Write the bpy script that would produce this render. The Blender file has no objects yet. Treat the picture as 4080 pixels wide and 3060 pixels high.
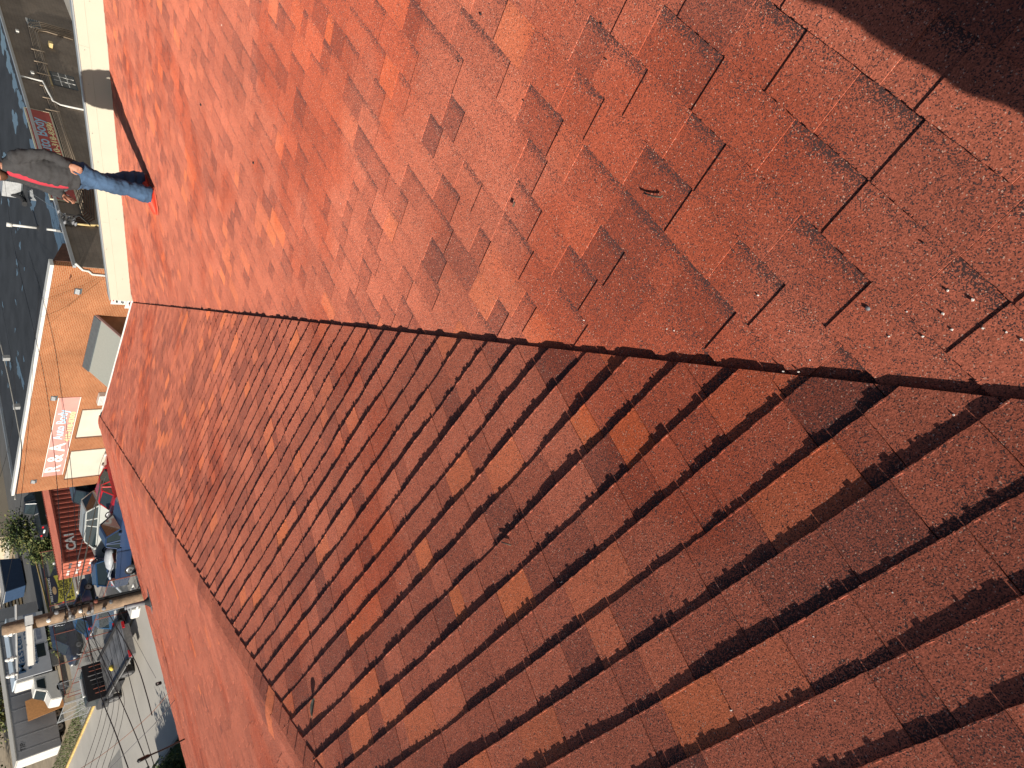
import bpy, bmesh, math, random
from mathutils import Vector, Matrix
random.seed(7)
R = math.radians
scn = bpy.context.scene
col = scn.collection

# ------------------------------------------------------------------ camera
CAM = Vector((-0.49994, -0.54938, 11.60595))
YAW, TILT, ROLL, FPX = -0.115265, 0.790450, -0.052381, 2551.6
v0 = Vector((1, 1, 0)).normalized(); r0 = Vector((1, -1, 0)).normalized()
f_h = math.cos(YAW) * v0 + math.sin(YAW) * r0
r_h = -math.sin(YAW) * v0 + math.cos(YAW) * r0
FW = math.cos(TILT) * f_h - math.sin(TILT) * Vector((0, 0, 1))
UP0 = math.sin(TILT) * f_h + math.cos(TILT) * Vector((0, 0, 1))
RT = math.cos(ROLL) * r_h + math.sin(ROLL) * UP0
UPV = -math.sin(ROLL) * r_h + math.cos(ROLL) * UP0
cam_d = bpy.data.cameras.new('camera'); cam = bpy.data.objects.new('camera', cam_d); col.objects.link(cam)
# the phone was held upright, the picture is stored lying on its side
cx, cy, cz = -UPV, RT, -FW
cam.matrix_world = Matrix(((cx.x, cy.x, cz.x, CAM.x), (cx.y, cy.y, cz.y, CAM.y), (cx.z, cy.z, cz.z, CAM.z), (0, 0, 0, 1)))
cam_d.sensor_fit = 'HORIZONTAL'; cam_d.sensor_width = 36; cam_d.lens = 36 * FPX / 4080
cam_d.clip_start = 0.05; cam_d.clip_end = 2000
scn.camera = cam

def ray(ox, oy):
    return RT * (1530 - oy) - UPV * (ox - 2040) + FW * FPX
def hit(ox, oy, n, c):
    d = ray(ox, oy); n = Vector(n); return CAM + d * ((c - n.dot(CAM)) / n.dot(d))
def gp(ox, oy, z=0.0): return hit(ox, oy, (0, 0, 1), z)
def onx(ox, oy, x): return hit(ox, oy, (1, 0, 0), x)
def ony(ox, oy, y): return hit(ox, oy, (0, 1, 0), y)
def proj(p):
    q = Vector(p) - CAM; z = q.dot(FW)
    return (2040 - q.dot(UPV) / z * FPX, 1530 - q.dot(RT) / z * FPX, z)

# ------------------------------------------------------------------ light
SUN_AZ, SUN_EL = R(5.0), R(23.0)
sd = Vector((math.cos(SUN_EL) * math.cos(SUN_AZ), math.cos(SUN_EL) * math.sin(SUN_AZ), -math.sin(SUN_EL)))
sun_d = bpy.data.lights.new('sun', 'SUN'); sun_d.energy = 5.0; sun_d.angle = R(0.55); sun_d.color = (1.0, 0.93, 0.82)
sun = bpy.data.objects.new('sun', sun_d); col.objects.link(sun); sun.rotation_euler = sd.to_track_quat('-Z', 'Y').to_euler(); sun.location = (-20, 0, 40)
world = bpy.data.worlds.new('World'); scn.world = world; world.use_nodes = True
wn = world.node_tree; wn.nodes.clear()
sky = wn.nodes.new('ShaderNodeTexSky'); sky.sky_type = 'NISHITA'; sky.sun_disc = False
sky.sun_elevation = SUN_EL; sky.sun_rotation = math.atan2(-sd.x, -sd.y)
bg = wn.nodes.new('ShaderNodeBackground'); bg.inputs['Strength'].default_value = 0.052
wo = wn.nodes.new('ShaderNodeOutputWorld'); wn.links.new(sky.outputs[0], bg.inputs[0]); wn.links.new(bg.outputs[0], wo.inputs[0])
scn.view_settings.view_transform = 'Standard'; scn.view_settings.look = 'None'; scn.view_settings.gamma = 1
scn.view_settings.exposure = 0.42

# ------------------------------------------------------------------ materials
def lin(r, g, b):
    return tuple(((c / 255) / 12.92 if c / 255 <= 0.04045 else ((c / 255 + 0.055) / 1.055) ** 2.4) for c in (r, g, b)) + (1,)
def nodes(name):
    m = bpy.data.materials.new(name); m.use_nodes = True
    nt = m.node_tree; b = nt.nodes['Principled BSDF']; return m, nt, b
def N(nt, t, **kw):
    n = nt.nodes.new(t)
    for k, v in kw.items():
        if k in n.inputs: n.inputs[k].default_value = v
        else: setattr(n, k, v)
    return n
_mats = {}
def mat(name, c, rough=0.7, metal=0.0, var=0.15, scale=6.0, bump=0.0, bscale=60.0, coat=0.0, spec=0.4):
    """plain surface with uneven tone and a little relief"""
    if name in _mats: return _mats[name]
    m, nt, b = nodes(name)
    tc = N(nt, 'ShaderNodeTexCoord')
    nz = N(nt, 'ShaderNodeTexNoise', Scale=scale, Detail=5.0, Roughness=0.6)
    nt.links.new(tc.outputs['Object'], nz.inputs['Vector'])
    rp = N(nt, 'ShaderNodeMapRange'); rp.inputs[1].default_value = 0.3; rp.inputs[2].default_value = 0.7
    rp.inputs[3].default_value = 1 - var; rp.inputs[4].default_value = 1 + var
    nt.links.new(nz.outputs['Fac'], rp.inputs[0])
    mx = N(nt, 'ShaderNodeVectorMath', operation='SCALE'); mx.inputs[0].default_value = c[:3]
    nt.links.new(rp.outputs[0], mx.inputs['Scale']); nt.links.new(mx.outputs[0], b.inputs['Base Color'])
    b.inputs['Roughness'].default_value = rough; b.inputs['Metallic'].default_value = metal
    b.inputs['Specular IOR Level'].default_value = spec; b.inputs['Coat Weight'].default_value = coat
    if bump:
        n2 = N(nt, 'ShaderNodeTexNoise', Scale=bscale, Detail=4.0); nt.links.new(tc.outputs['Object'], n2.inputs['Vector'])
        bp = N(nt, 'ShaderNodeBump', Strength=bump, Distance=0.01); nt.links.new(n2.outputs['Fac'], bp.inputs['Height']); nt.links.new(bp.outputs[0], b.inputs['Normal'])
    _mats[name] = m; return m

def granule_mat():
    m, nt, b = nodes('asphalt_granules'); L = nt.links
    at = N(nt, 'ShaderNodeAttribute', attribute_name='shade')
    sep = N(nt, 'ShaderNodeSeparateColor'); L.new(at.outputs['Color'], sep.inputs[0])
    geo = N(nt, 'ShaderNodeNewGeometry')
    ramp = N(nt, 'ShaderNodeValToRGB'); L.new(sep.outputs[0], ramp.inputs[0])
    e = ramp.color_ramp.elements
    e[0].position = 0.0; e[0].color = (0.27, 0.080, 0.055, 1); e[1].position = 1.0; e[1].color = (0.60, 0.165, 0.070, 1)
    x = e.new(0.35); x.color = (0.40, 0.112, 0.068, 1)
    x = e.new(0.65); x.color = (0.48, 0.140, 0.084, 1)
    vo = N(nt, 'ShaderNodeTexVoronoi', Scale=420.0, Randomness=1.0); L.new(geo.outputs['Position'], vo.inputs['Vector'])
    vs = N(nt, 'ShaderNodeSeparateColor'); L.new(vo.outputs['Color'], vs.inputs[0])
    # black granules: more of them on dark pieces and in the printed band at the head of a gap
    patch = N(nt, 'ShaderNodeTexNoise', Scale=28.0, Detail=3.0); L.new(geo.outputs['Position'], patch.inputs['Vector'])
    band = N(nt, 'ShaderNodeMapRange', interpolation_type='SMOOTHSTEP'); L.new(sep.outputs[2], band.inputs[0])
    band.inputs[1].default_value = 0.62; band.inputs[2].default_value = 0.98; band.inputs[3].default_value = 0; band.inputs[4].default_value = 0.50
    bm_ = N(nt, 'ShaderNodeMath', operation='MULTIPLY'); L.new(band.outputs[0], bm_.inputs[0]); L.new(sep.outputs[1], bm_.inputs[1])
    dn = N(nt, 'ShaderNodeMath', operation='MULTIPLY_ADD'); L.new(sep.outputs[0], dn.inputs[0]); dn.inputs[1].default_value = -0.26; dn.inputs[2].default_value = 0.13
    d2 = N(nt, 'ShaderNodeMath', operation='MULTIPLY_ADD'); L.new(patch.outputs['Fac'], d2.inputs[0]); d2.inputs[1].default_value = 0.30; L.new(dn.outputs[0], d2.inputs[2])
    d3 = N(nt, 'ShaderNodeMath', operation='ADD'); L.new(d2.outputs[0], d3.inputs[0]); L.new(bm_.outputs[0], d3.inputs[1])
    isd = N(nt, 'ShaderNodeMath', operation='LESS_THAN'); L.new(vs.outputs[0], isd.inputs[0]); L.new(d3.outputs[0], isd.inputs[1])
    # brightness of each granule
    gv = N(nt, 'ShaderNodeMapRange'); L.new(vs.outputs[1], gv.inputs[0]); gv.inputs[3].default_value = 0.62; gv.inputs[4].default_value = 1.36
    big = N(nt, 'ShaderNodeTexNoise', Scale=1.3, Detail=5.0, Roughness=0.65); L.new(geo.outputs['Position'], big.inputs['Vector'])
    bg_ = N(nt, 'ShaderNodeMapRange'); L.new(big.outputs['Fac'], bg_.inputs[0]); bg_.inputs[1].default_value = 0.3; bg_.inputs[2].default_value = 0.7; bg_.inputs[3].default_value = 0.86; bg_.inputs[4].default_value = 1.12
    mm = N(nt, 'ShaderNodeMath', operation='MULTIPLY'); L.new(gv.outputs[0], mm.inputs[0]); L.new(bg_.outputs[0], mm.inputs[1])
    sc = N(nt, 'ShaderNodeVectorMath', operation='SCALE'); L.new(ramp.outputs[0], sc.inputs[0]); L.new(mm.outputs[0], sc.inputs['Scale'])
    sn = N(nt, 'ShaderNodeTexNoise', Scale=0.85, Detail=4.0, Roughness=0.55); L.new(geo.outputs['Position'], sn.inputs['Vector'])
    sm_ = N(nt, 'ShaderNodeMapRange', interpolation_type='SMOOTHSTEP'); L.new(sn.outputs['Fac'], sm_.inputs[0]); sm_.inputs[1].default_value = 0.50; sm_.inputs[2].default_value = 0.64; sm_.inputs[3].default_value = 0; sm_.inputs[4].default_value = 0.75
    st_ = N(nt, 'ShaderNodeMix', data_type='RGBA', blend_type='MULTIPLY'); L.new(sm_.outputs[0], st_.inputs['Factor']); L.new(sc.outputs[0], st_.inputs[6]); st_.inputs[7].default_value = (0.86, 0.60, 0.48, 1)
    mixd = N(nt, 'ShaderNodeMix', data_type='RGBA'); L.new(isd.outputs[0], mixd.inputs['Factor']); L.new(st_.outputs[2], mixd.inputs[6]); mixd.inputs[7].default_value = (0.075, 0.040, 0.038, 1)
    isl = N(nt, 'ShaderNodeMath', operation='GREATER_THAN'); L.new(vs.outputs[2], isl.inputs[0]); isl.inputs[1].default_value = 0.985
    mixl = N(nt, 'ShaderNodeMix', data_type='RGBA'); L.new(isl.outputs[0], mixl.inputs['Factor']); L.new(mixd.outputs[2], mixl.inputs[6]); mixl.inputs[7].default_value = (0.60, 0.36, 0.27, 1)
    L.new(mixl.outputs[2], b.inputs['Base Color'])
    b.inputs['Roughness'].default_value = 0.9; b.inputs['Specular IOR Level'].default_value = 0.2
    b.inputs['Diffuse Roughness'].default_value = 1.0
    nz = N(nt, 'ShaderNodeTexNoise', Scale=240.0, Detail=2.0); L.new(geo.outputs['Position'], nz.inputs['Vector'])
    bp = N(nt, 'ShaderNodeBump', Strength=0.55, Distance=0.0016); L.new(nz.outputs['Fac'], bp.inputs['Height']); L.new(bp.outputs[0], b.inputs['Normal'])
    return m

def brick_mat(name, c1, c2, mortar, w=0.22, hgt=0.075, var=0.3):
    m, nt, b = nodes(name); L = nt.links
    tc = N(nt, 'ShaderNodeTexCoord'); sp = N(nt, 'ShaderNodeSeparateXYZ'); L.new(tc.outputs['Object'], sp.inputs[0])
    ad = N(nt, 'ShaderNodeMath', operation='ADD'); L.new(sp.outputs[0], ad.inputs[0]); L.new(sp.outputs[1], ad.inputs[1])
    cb = N(nt, 'ShaderNodeCombineXYZ'); L.new(ad.outputs[0], cb.inputs[0]); L.new(sp.outputs[2], cb.inputs[1])
    br = N(nt, 'ShaderNodeTexBrick', Scale=1.0); L.new(cb.outputs[0], br.inputs['Vector'])
    br.inputs['Color1'].default_value = c1; br.inputs['Color2'].default_value = c2; br.inputs['Mortar'].default_value = mortar
    br.inputs['Mortar Size'].default_value = 0.011; br.inputs['Brick Width'].default_value = w; br.inputs['Row Height'].default_value = hgt
    nz = N(nt, 'ShaderNodeTexNoise', Scale=0.55, Detail=6.0, Roughness=0.7); L.new(tc.outputs['Object'], nz.inputs['Vector'])
    mr = N(nt, 'ShaderNodeMapRange'); L.new(nz.outputs['Fac'], mr.inputs[0]); mr.inputs[1].default_value = 0.3; mr.inputs[2].default_value = 0.7; mr.inputs[3].default_value = 1 - var; mr.inputs[4].default_value = 1 + var * 0.6
    sc = N(nt, 'ShaderNodeVectorMath', operation='SCALE'); L.new(br.outputs['Color'], sc.inputs[0]); L.new(mr.outputs[0], sc.inputs['Scale'])
    L.new(sc.outputs[0], b.inputs['Base Color']); b.inputs['Roughness'].default_value = 0.9; b.inputs['Specular IOR Level'].default_value = 0.2
    bp = N(nt, 'ShaderNodeBump', Strength=0.5, Distance=0.008); L.new(br.outputs['Fac'], bp.inputs['Height']); bp.invert = True; L.new(bp.outputs[0], b.inputs['Normal'])
    return m

def mesh_fence_mat():
    m, nt, b = nodes('chain_link'); L = nt.links
    tc = N(nt, 'ShaderNodeTexCoord'); sp = N(nt, 'ShaderNodeSeparateXYZ'); L.new(tc.outputs['Object'], sp.inputs[0])
    h = N(nt, 'ShaderNodeMath', operation='ADD'); L.new(sp.outputs[0], h.inputs[0]); L.new(sp.outputs[1], h.inputs[1])
    outs = []
    for sgn in (1, -1):
        a = N(nt, 'ShaderNodeMath', operation='MULTIPLY_ADD'); L.new(sp.outputs[2], a.inputs[0]); a.inputs[1].default_value = sgn; L.new(h.outputs[0], a.inputs[2])
        mu = N(nt, 'ShaderNodeMath', operation='MULTIPLY'); L.new(a.outputs[0], mu.inputs[0]); mu.inputs[1].default_value = 13.0
        fr = N(nt, 'ShaderNodeMath', operation='FRACT'); L.new(mu.outputs[0], fr.inputs[0])
        lt = N(nt, 'ShaderNodeMath', operation='LESS_THAN'); L.new(fr.outputs[0], lt.inputs[0]); lt.inputs[1].default_value = 0.13
        outs.append(lt)
    mxx = N(nt, 'ShaderNodeMath', operation='MAXIMUM'); L.new(outs[0].outputs[0], mxx.inputs[0]); L.new(outs[1].outputs[0], mxx.inputs[1])
    tr = N(nt, 'ShaderNodeBsdfTransparent'); mx = N(nt, 'ShaderNodeMixShader')
    L.new(mxx.outputs[0], mx.inputs[0]); L.new(tr.outputs[0], mx.inputs[1]); L.new(b.outputs[0], mx.inputs[2])
    b.inputs['Base Color'].default_value = (0.35, 0.36, 0.36, 1); b.inputs['Metallic'].default_value = 0.7; b.inputs['Roughness'].default_value = 0.5
    L.new(mx.outputs[0], nt.nodes['Material Output'].inputs[0]); return m

M_GRAN = granule_mat()
M = dict(
    deck=mat('roof_felt', (0.03, 0.025, 0.025, 1), 0.95),
    cream=mat('cream_metal', (0.52, 0.48, 0.385, 1), 0.45, 0, 0.03, 2),
    coping=mat('pale_metal', (0.40, 0.42, 0.44, 1), 0.35, 0.3, 0.06, 3),
    white=mat('white_paint', (0.60, 0.59, 0.56, 1), 0.45, 0, 0.06, 3),
    stucco=mat('stucco', (0.42, 0.36, 0.30, 1), 0.9, 0, 0.12, 2, 0.3),
    galv=mat('galvanised', (0.42, 0.43, 0.44, 1), 0.5, 0.5, 0.15, 8),
    lead=mat('grey_pipe', (0.20, 0.205, 0.22, 1), 0.6, 0.1, 0.2, 12),
    black=mat('black_plastic', (0.02, 0.02, 0.022, 1), 0.5),
    rubber=mat('rubber', (0.025, 0.025, 0.027, 1), 0.85),
    steel=mat('bare_steel', (0.30, 0.30, 0.31, 1), 0.4, 0.8, 0.2),
    chrome=mat('chrome', (0.6, 0.6, 0.62, 1), 0.15, 1.0, 0.02),
    glass=mat('dark_glass', (0.02, 0.03, 0.035, 1), 0.06, 0, 0.1, 2, spec=0.8),
    redlamp=mat('red_lens', (0.55, 0.02, 0.03, 1), 0.15, 0, 0.05),
    clearlamp=mat('clear_lens', (0.7, 0.7, 0.68, 1), 0.12, 0, 0.05),
    membrane=mat('roof_membrane', (0.030, 0.033, 0.038, 1), 0.75, 0, 0.35, 0.7, 0.2, 8),
    water=mat('puddle_water', (0.03, 0.05, 0.075, 1), 0.03, 0, 0.02, spec=1.0),
    brick=brick_mat('orange_brick', (0.28, 0.088, 0.034, 1), (0.32, 0.110, 0.046, 1), (0.38, 0.225, 0.125, 1)),
    block=brick_mat('brown_block', (0.27, 0.215, 0.170, 1), (0.295, 0.24, 0.19, 1), (0.235, 0.19, 0.15, 1), 0.4, 0.2, 0.25),
    brownpipe=mat('brown_conduit', (0.27, 0.21, 0.155, 1), 0.55, 0, 0.15),
    door=mat('cream_shutter', (0.54, 0.50, 0.42, 1), 0.5, 0, 0.06, 1),
    darkbrick=mat('dark_brick', (0.11, 0.05, 0.032, 1), 0.9, 0, 0.3),
    grey_shingle=mat('grey_shingle', (0.26, 0.27, 0.245, 1), 0.95, 0, 0.12, 30),
    slate=mat('slate_flashing', (0.075, 0.09, 0.10, 1), 0.6),
    timber=mat('brown_board', (0.16, 0.085, 0.045, 1), 0.8, 0, 0.2, 3),
    pink=mat('faded_red_vinyl', (0.55, 0.27, 0.235, 1), 0.55, 0, 0.10, 1.5),
    signred=mat('sign_red', (0.46, 0.065, 0.055, 1), 0.5, 0, 0.12, 1),
    signblue=mat('sign_light_blue', (0.40, 0.62, 0.78, 1), 0.5, 0, 0.05),
    signyellow=mat('sign_yellow', (0.75, 0.66, 0.34, 1), 0.5, 0, 0.05),
    textwhite=mat('lettering_white', (0.76, 0.76, 0.74, 1), 0.5, 0, 0.05),
    textblack=mat('lettering_black', (0.02, 0.02, 0.02, 1), 0.5),
    textblue=mat('lettering_blue', (0.04, 0.10, 0.20, 1), 0.5),
    contred=mat('container_red', (0.33, 0.075, 0.050, 1), 0.6, 0, 0.22, 1.5),
    conttop=mat('container_pale_red', (0.42, 0.125, 0.080, 1), 0.7, 0, 0.15, 1.2),  # paler red for roof, posts and door ends
    asphalt=mat('asphalt', (0.105, 0.105, 0.105, 1), 0.92, 0, 0.16, 0.35, 0.2, 40),
    street=mat('pale_road', (0.48, 0.45, 0.40, 1), 0.92, 0, 0.08, 0.35, 0.15, 40),
    concrete=mat('lot_concrete', (0.40, 0.38, 0.345, 1), 0.92, 0, 0.2, 0.5, 0.15, 30),
    kerb=mat('kerb_concrete', (0.34, 0.32, 0.28, 1), 0.9, 0, 0.15, 2),
    kerbyellow=mat('kerb_yellow', (0.52, 0.36, 0.13, 1), 0.85, 0, 0.25, 2),
    dirt=mat('dirt', (0.36, 0.29, 0.20, 1), 0.95, 0, 0.25, 0.9, 0.3, 20),
    grass=mat('grass_turf', (0.075, 0.105, 0.03, 1), 0.95, 0, 0.45, 1.4, 0.4, 30),
    leaf_a=mat('leaf_mid', (0.070, 0.100, 0.025, 1), 0.7, 0, 0.4, 2),
    leaf_b=mat('leaf_dark', (0.030, 0.050, 0.016, 1), 0.75, 0, 0.4, 2),
    leaf_c=mat('leaf_yellow', (0.16, 0.16, 0.05, 1), 0.7, 0, 0.3, 2),
    bark=mat('bark', (0.13, 0.10, 0.075, 1), 0.95, 0, 0.3, 10, 0.5),
    pole=mat('weathered_pole', (0.24, 0.165, 0.11, 1), 0.9, 0, 0.35, 7, 0.6, 25),
    beige=mat('beige_render', (0.50, 0.41, 0.30, 1), 0.9, 0, 0.08, 0.5),
    rust=mat('rusty_steel', (0.17, 0.055, 0.038, 1), 0.8, 0, 0.25, 5),
    porcelain=mat('porcelain', (0.7, 0.7, 0.68, 1), 0.2, 0, 0.03),
    yellowvinyl=mat('yellow_vinyl', (0.52, 0.46, 0.075, 1), 0.6, 0, 0.08, 1),
    navyvinyl=mat('navy_vinyl', (0.03, 0.032, 0.055, 1), 0.6, 0, 0.1, 1),
    chainlink=mesh_fence_mat(),
)

# ------------------------------------------------------------------ helpers
class MB:
    def __init__(s): s.v = []; s.f = []
    def add(s, vs, fs):
        o = len(s.v); s.v += [tuple(v) for v in vs]; s.f += [[i + o for i in f] for f in fs]; return s
    def box(s, x0, x1, y0, y1, z0, z1):
        return s.add([(x0, y0, z0), (x1, y0, z0), (x1, y1, z0), (x0, y1, z0), (x0, y0, z1), (x1, y0, z1), (x1, y1, z1), (x0, y1, z1)],
                     [(0, 3, 2, 1), (4, 5, 6, 7), (0, 1, 5, 4), (1, 2, 6, 5), (2, 3, 7, 6), (3, 0, 4, 7)])
    def prism(s, poly, d):
        """poly: list of 3D points, extruded by vector d"""
        n = len(poly); d = Vector(d); a = [Vector(p) for p in poly]; b = [p + d for p in a]
        return s.add(a + b, [tuple(range(n))[::-1], tuple(range(n, 2 * n))] + [(i, (i + 1) % n, n + (i + 1) % n, n + i) for i in range(n)])
    def tube(s, pts, r, n=8, cap=True):
        pts = [Vector(p) for p in pts]; k = len(pts); rr = r if isinstance(r, (list, tuple)) else [r] * k
        rings = []; prev = None
        for i, p in enumerate(pts):
            t = (pts[min(i + 1, k - 1)] - pts[max(i - 1, 0)]).normalized()
            u = prev if prev else (Vector((0, 0, 1)) if abs(t.z) < 0.9 else Vector((1, 0, 0)))
            a = (u - t * u.dot(t)).normalized(); prev = a; b = t.cross(a)
            rings.append([p + (a * math.cos(2 * math.pi * j / n) + b * math.sin(2 * math.pi * j / n)) * rr[i] for j in range(n)])
        fs = [(i * n + j, i * n + (j + 1) % n, (i + 1) * n + (j + 1) % n, (i + 1) * n + j) for i in range(k - 1) for j in range(n)]
        if cap: fs += [tuple(range(n))[::-1], tuple(range((k - 1) * n, k * n))]
        return s.add([q for r_ in rings for q in r_], fs)
    def loft(s, secs, n=14):
        """secs: (centre, half-vector a, half-vector b)"""
        rings = []
        for c, a, b in secs:
            c, a, b = Vector(c), Vector(a), Vector(b)
            rings.append([c + a * math.cos(2 * math.pi * j / n) + b * math.sin(2 * math.pi * j / n) for j in range(n)])
        k = len(rings)
        fs = [(i * n + j, i * n + (j + 1) % n, (i + 1) * n + (j + 1) % n, (i + 1) * n + j) for i in range(k - 1) for j in range(n)]
        fs += [tuple(range(n))[::-1], tuple(range((k - 1) * n, k * n))]
        return s.add([q for r_ in rings for q in r_], fs)
    def build(s, name, m, parent=None, smooth=False, bevel=0.0, loc=None, rz=None):
        me = bpy.data.meshes.new(name); me.from_pydata(s.v, [], s.f); me.update()
        bm = bmesh.new(); bm.from_mesh(me); bmesh.ops.recalc_face_normals(bm, faces=bm.faces)
        if bevel: bmesh.ops.bevel(bm, geom=[e for e in bm.edges if len(e.link_faces) == 2 and e.calc_face_angle(0) > 0.5], offset=bevel, segments=2, affect='EDGES', clamp_overlap=True)
        if smooth:
            for f in bm.faces: f.smooth = True
        bm.to_mesh(me); bm.free(); me.materials.append(m if not isinstance(m, str) else M[m])
        o = bpy.data.objects.new(name, me); col.objects.link(o)
        if parent: o.parent = parent
        if loc: o.location = loc
        if rz is not None: o.rotation_euler.z = rz
        return o
def tag(o, label=None, cat=None, group=None, kind=None):
    if label: o['label'] = label
    if cat: o['category'] = cat
    if group: o['group'] = group
    if kind: o['kind'] = kind
    return o
def empty(name, loc=(0, 0, 0), rz=0.0):
    o = bpy.data.objects.new(name, None); col.objects.link(o); o.location = loc; o.rotation_euler.z = rz; o.empty_display_size = 0.2; return o
def box(name, m, parent, x0, x1, y0, y1, z0, z1, bevel=0.0): return MB().box(x0, x1, y0, y1, z0, z1).build(name, m, parent, bevel=bevel)
def tube(name, m, parent, pts, r, n=8): return MB().tube(pts, r, n).build(name, m, parent, smooth=True)
def text(name, body, size, loc, xd, yd, m, parent, align='LEFT', bold=0.0, fit=None):
    """flat lettering: xd = reading direction, yd = up direction of the letters"""
    c = bpy.data.curves.new(name, 'FONT'); c.body = body; c.size = size; c.align_x = align; c.align_y = 'CENTER'; c.offset = bold; c.extrude = 0.002; c.resolution_u = 3
    t = bpy.data.objects.new(name, c); col.objects.link(t); bpy.context.view_layer.update()
    me = bpy.data.meshes.new_from_object(t.evaluated_get(bpy.context.evaluated_depsgraph_get()))
    bpy.data.objects.remove(t); bpy.data.curves.remove(c)
    xs = [v.co.x for v in me.vertices]; sx = 1.0
    if fit: sx = fit / max(max(xs) - min(xs), 1e-6)
    xd = Vector(xd).normalized(); yd = Vector(yd).normalized(); zd = xd.cross(yd); loc = Vector(loc)
    for v in me.vertices: v.co = loc + xd * (v.co.x * sx) + yd * v.co.y + zd * v.co.z
    me.name = name; me.materials.clear(); me.materials.append(M[m])
    o = bpy.data.objects.new(name, me); col.objects.link(o); o.parent = parent; return o

# ------------------------------------------------------------------ ground, roads
def sheet(name, m, pts, z, kind='structure', parent=None):
    o = MB().add([(x, y, z) for x, y in pts], [tuple(range(len(pts)))]).build(name, m, parent)
    if o.data.polygons[0].normal.z < 0: o.data.flip_normals()
    if parent is None: tag(o, kind=kind)
    return o
sheet('ground', 'dirt', [(-500, -500), (700, -500), (700, 700), (-500, 700)], 0)
WK = [(11.4, -60), (11.4, 16), (9.2, 38), (9.2, 300)]      # near kerb of the street
EK = [(17.7, -60), (17.7, 300)]
sheet('street', 'street', WK + [(17.7, 300), (17.7, -60)], 0.008)
sheet('lot', 'concrete', [(18.0, 12), (60, 12), (60, 55), (30.6, 55), (30.6, 66), (18.0, 66)], 0.006)
sheet('lawn', 'grass', [(-40, 15), (9.0, 40.2), (9.0, 200), (-40, 200)], 0.010)
sheet('side_road', 'asphalt', [(33.8, 57.2), (120, 57.2), (120, 70.5), (150, 84), (30, 84), (30, 70.5)], 0.012)
sheet('verge', 'grass', [(30.5, 52.0), (43.5, 52.0), (42, 66.8), (31.5, 66.8)], 0.016)
def kerb(name, m, pts, w=0.16, h=0.13):
    mb = MB()
    for (x0, y0), (x1, y1) in zip(pts, pts[1:]):
        d = Vector((x1 - x0, y1 - y0, 0)).normalized(); nn = Vector((-d.y, d.x, 0)) * w
        mb.prism([(x0, y0, 0), (x0 + nn.x, y0 + nn.y, 0), (x0 + nn.x, y0 + nn.y, h), (x0, y0, h)], (x1 - x0, y1 - y0, 0))
    return tag(mb.build(name, m), kind='structure')
kerb('kerb_near', 'kerb', WK)
kerb('kerb_far', 'kerbyellow', [(17.72, 120), (17.72, 56.5)])
kerb('kerb_lot', 'kerb', [(17.72, 56.4), (17.72, -60)])
kerb('kerb_side', 'kerbyellow', [(30.8, 70.0), (43.0, 73.4)], 0.2)
# patch repair and road cracks
sheet('road_patch', mat('tar_patch', (0.26, 0.25, 0.23, 1), 0.9), [(11.6, 55.2), (12.9, 55.0), (13.1, 59.2), (11.7, 59.4)], 0.013)

# ------------------------------------------------------------------ the shingled roof we stand on
from mathutils import noise as mnoise
S1, S2, S3, ED = 0.23575, 0.22126, 0.22185, 10.075
YC = ED * S2 / S1
YE = YC + 3.80 + 0.15
ZR = 10.0; ZE = ZR - S2 * ED
K1, K2, K3 = [1 / math.sqrt(1 + s * s) for s in (S1, S2, S3)]
EXP = 0.143
def crest(x): return YE + (x - ED) * S2 / S3
SL = {
 1: dict(pos=lambda u, w: Vector((u, w * K1, ZR - S1 * w * K1)), n=Vector((0, S1, 1)).normalized()),
 2: dict(pos=lambda u, w: Vector((w * K2, u, ZR - S2 * w * K2)), n=Vector((S2, 0, 1)).normalized()),
 3: dict(pos=lambda u, w: Vector((u, w * K3, ZE - S3 * (w * K3 - YE))), n=Vector((0, S3, 1)).normalized()),
}
CLIP = {
 1: [lambda u, w: u * S2 / S1 + 0.09 - w * K1, lambda u, w: ED + 0.005 - u],
 2: [lambda u, w: u - (w * K2 * S2 / S1 + 0.06), lambda u, w: crest(w * K2) + 0.0 - u],
 3: [lambda u, w: w * K3 - crest(u), lambda u, w: ED - u],
}
def clip(poly, f):
    out = []
    for i in range(len(poly)):
        a, b = poly[i], poly[(i + 1) % len(poly)]; fa, fb = f(a[0], a[1]), f(b[0], b[1])
        if fa >= 0: out.append(a)
        if (fa >= 0) != (fb >= 0):
            t = fa / (fa - fb); out.append(tuple(a[k] + (b[k] - a[k]) * t for k in range(3)))
    return out
TS = {1: 0.72, 2: 0.85, 3: 0.2}
TT = {1: (0.0030, 0.0034), 2: (0.0064, 0.0015), 3: (0.0030, 0.0026)}
rs = random.Random(11)
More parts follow.
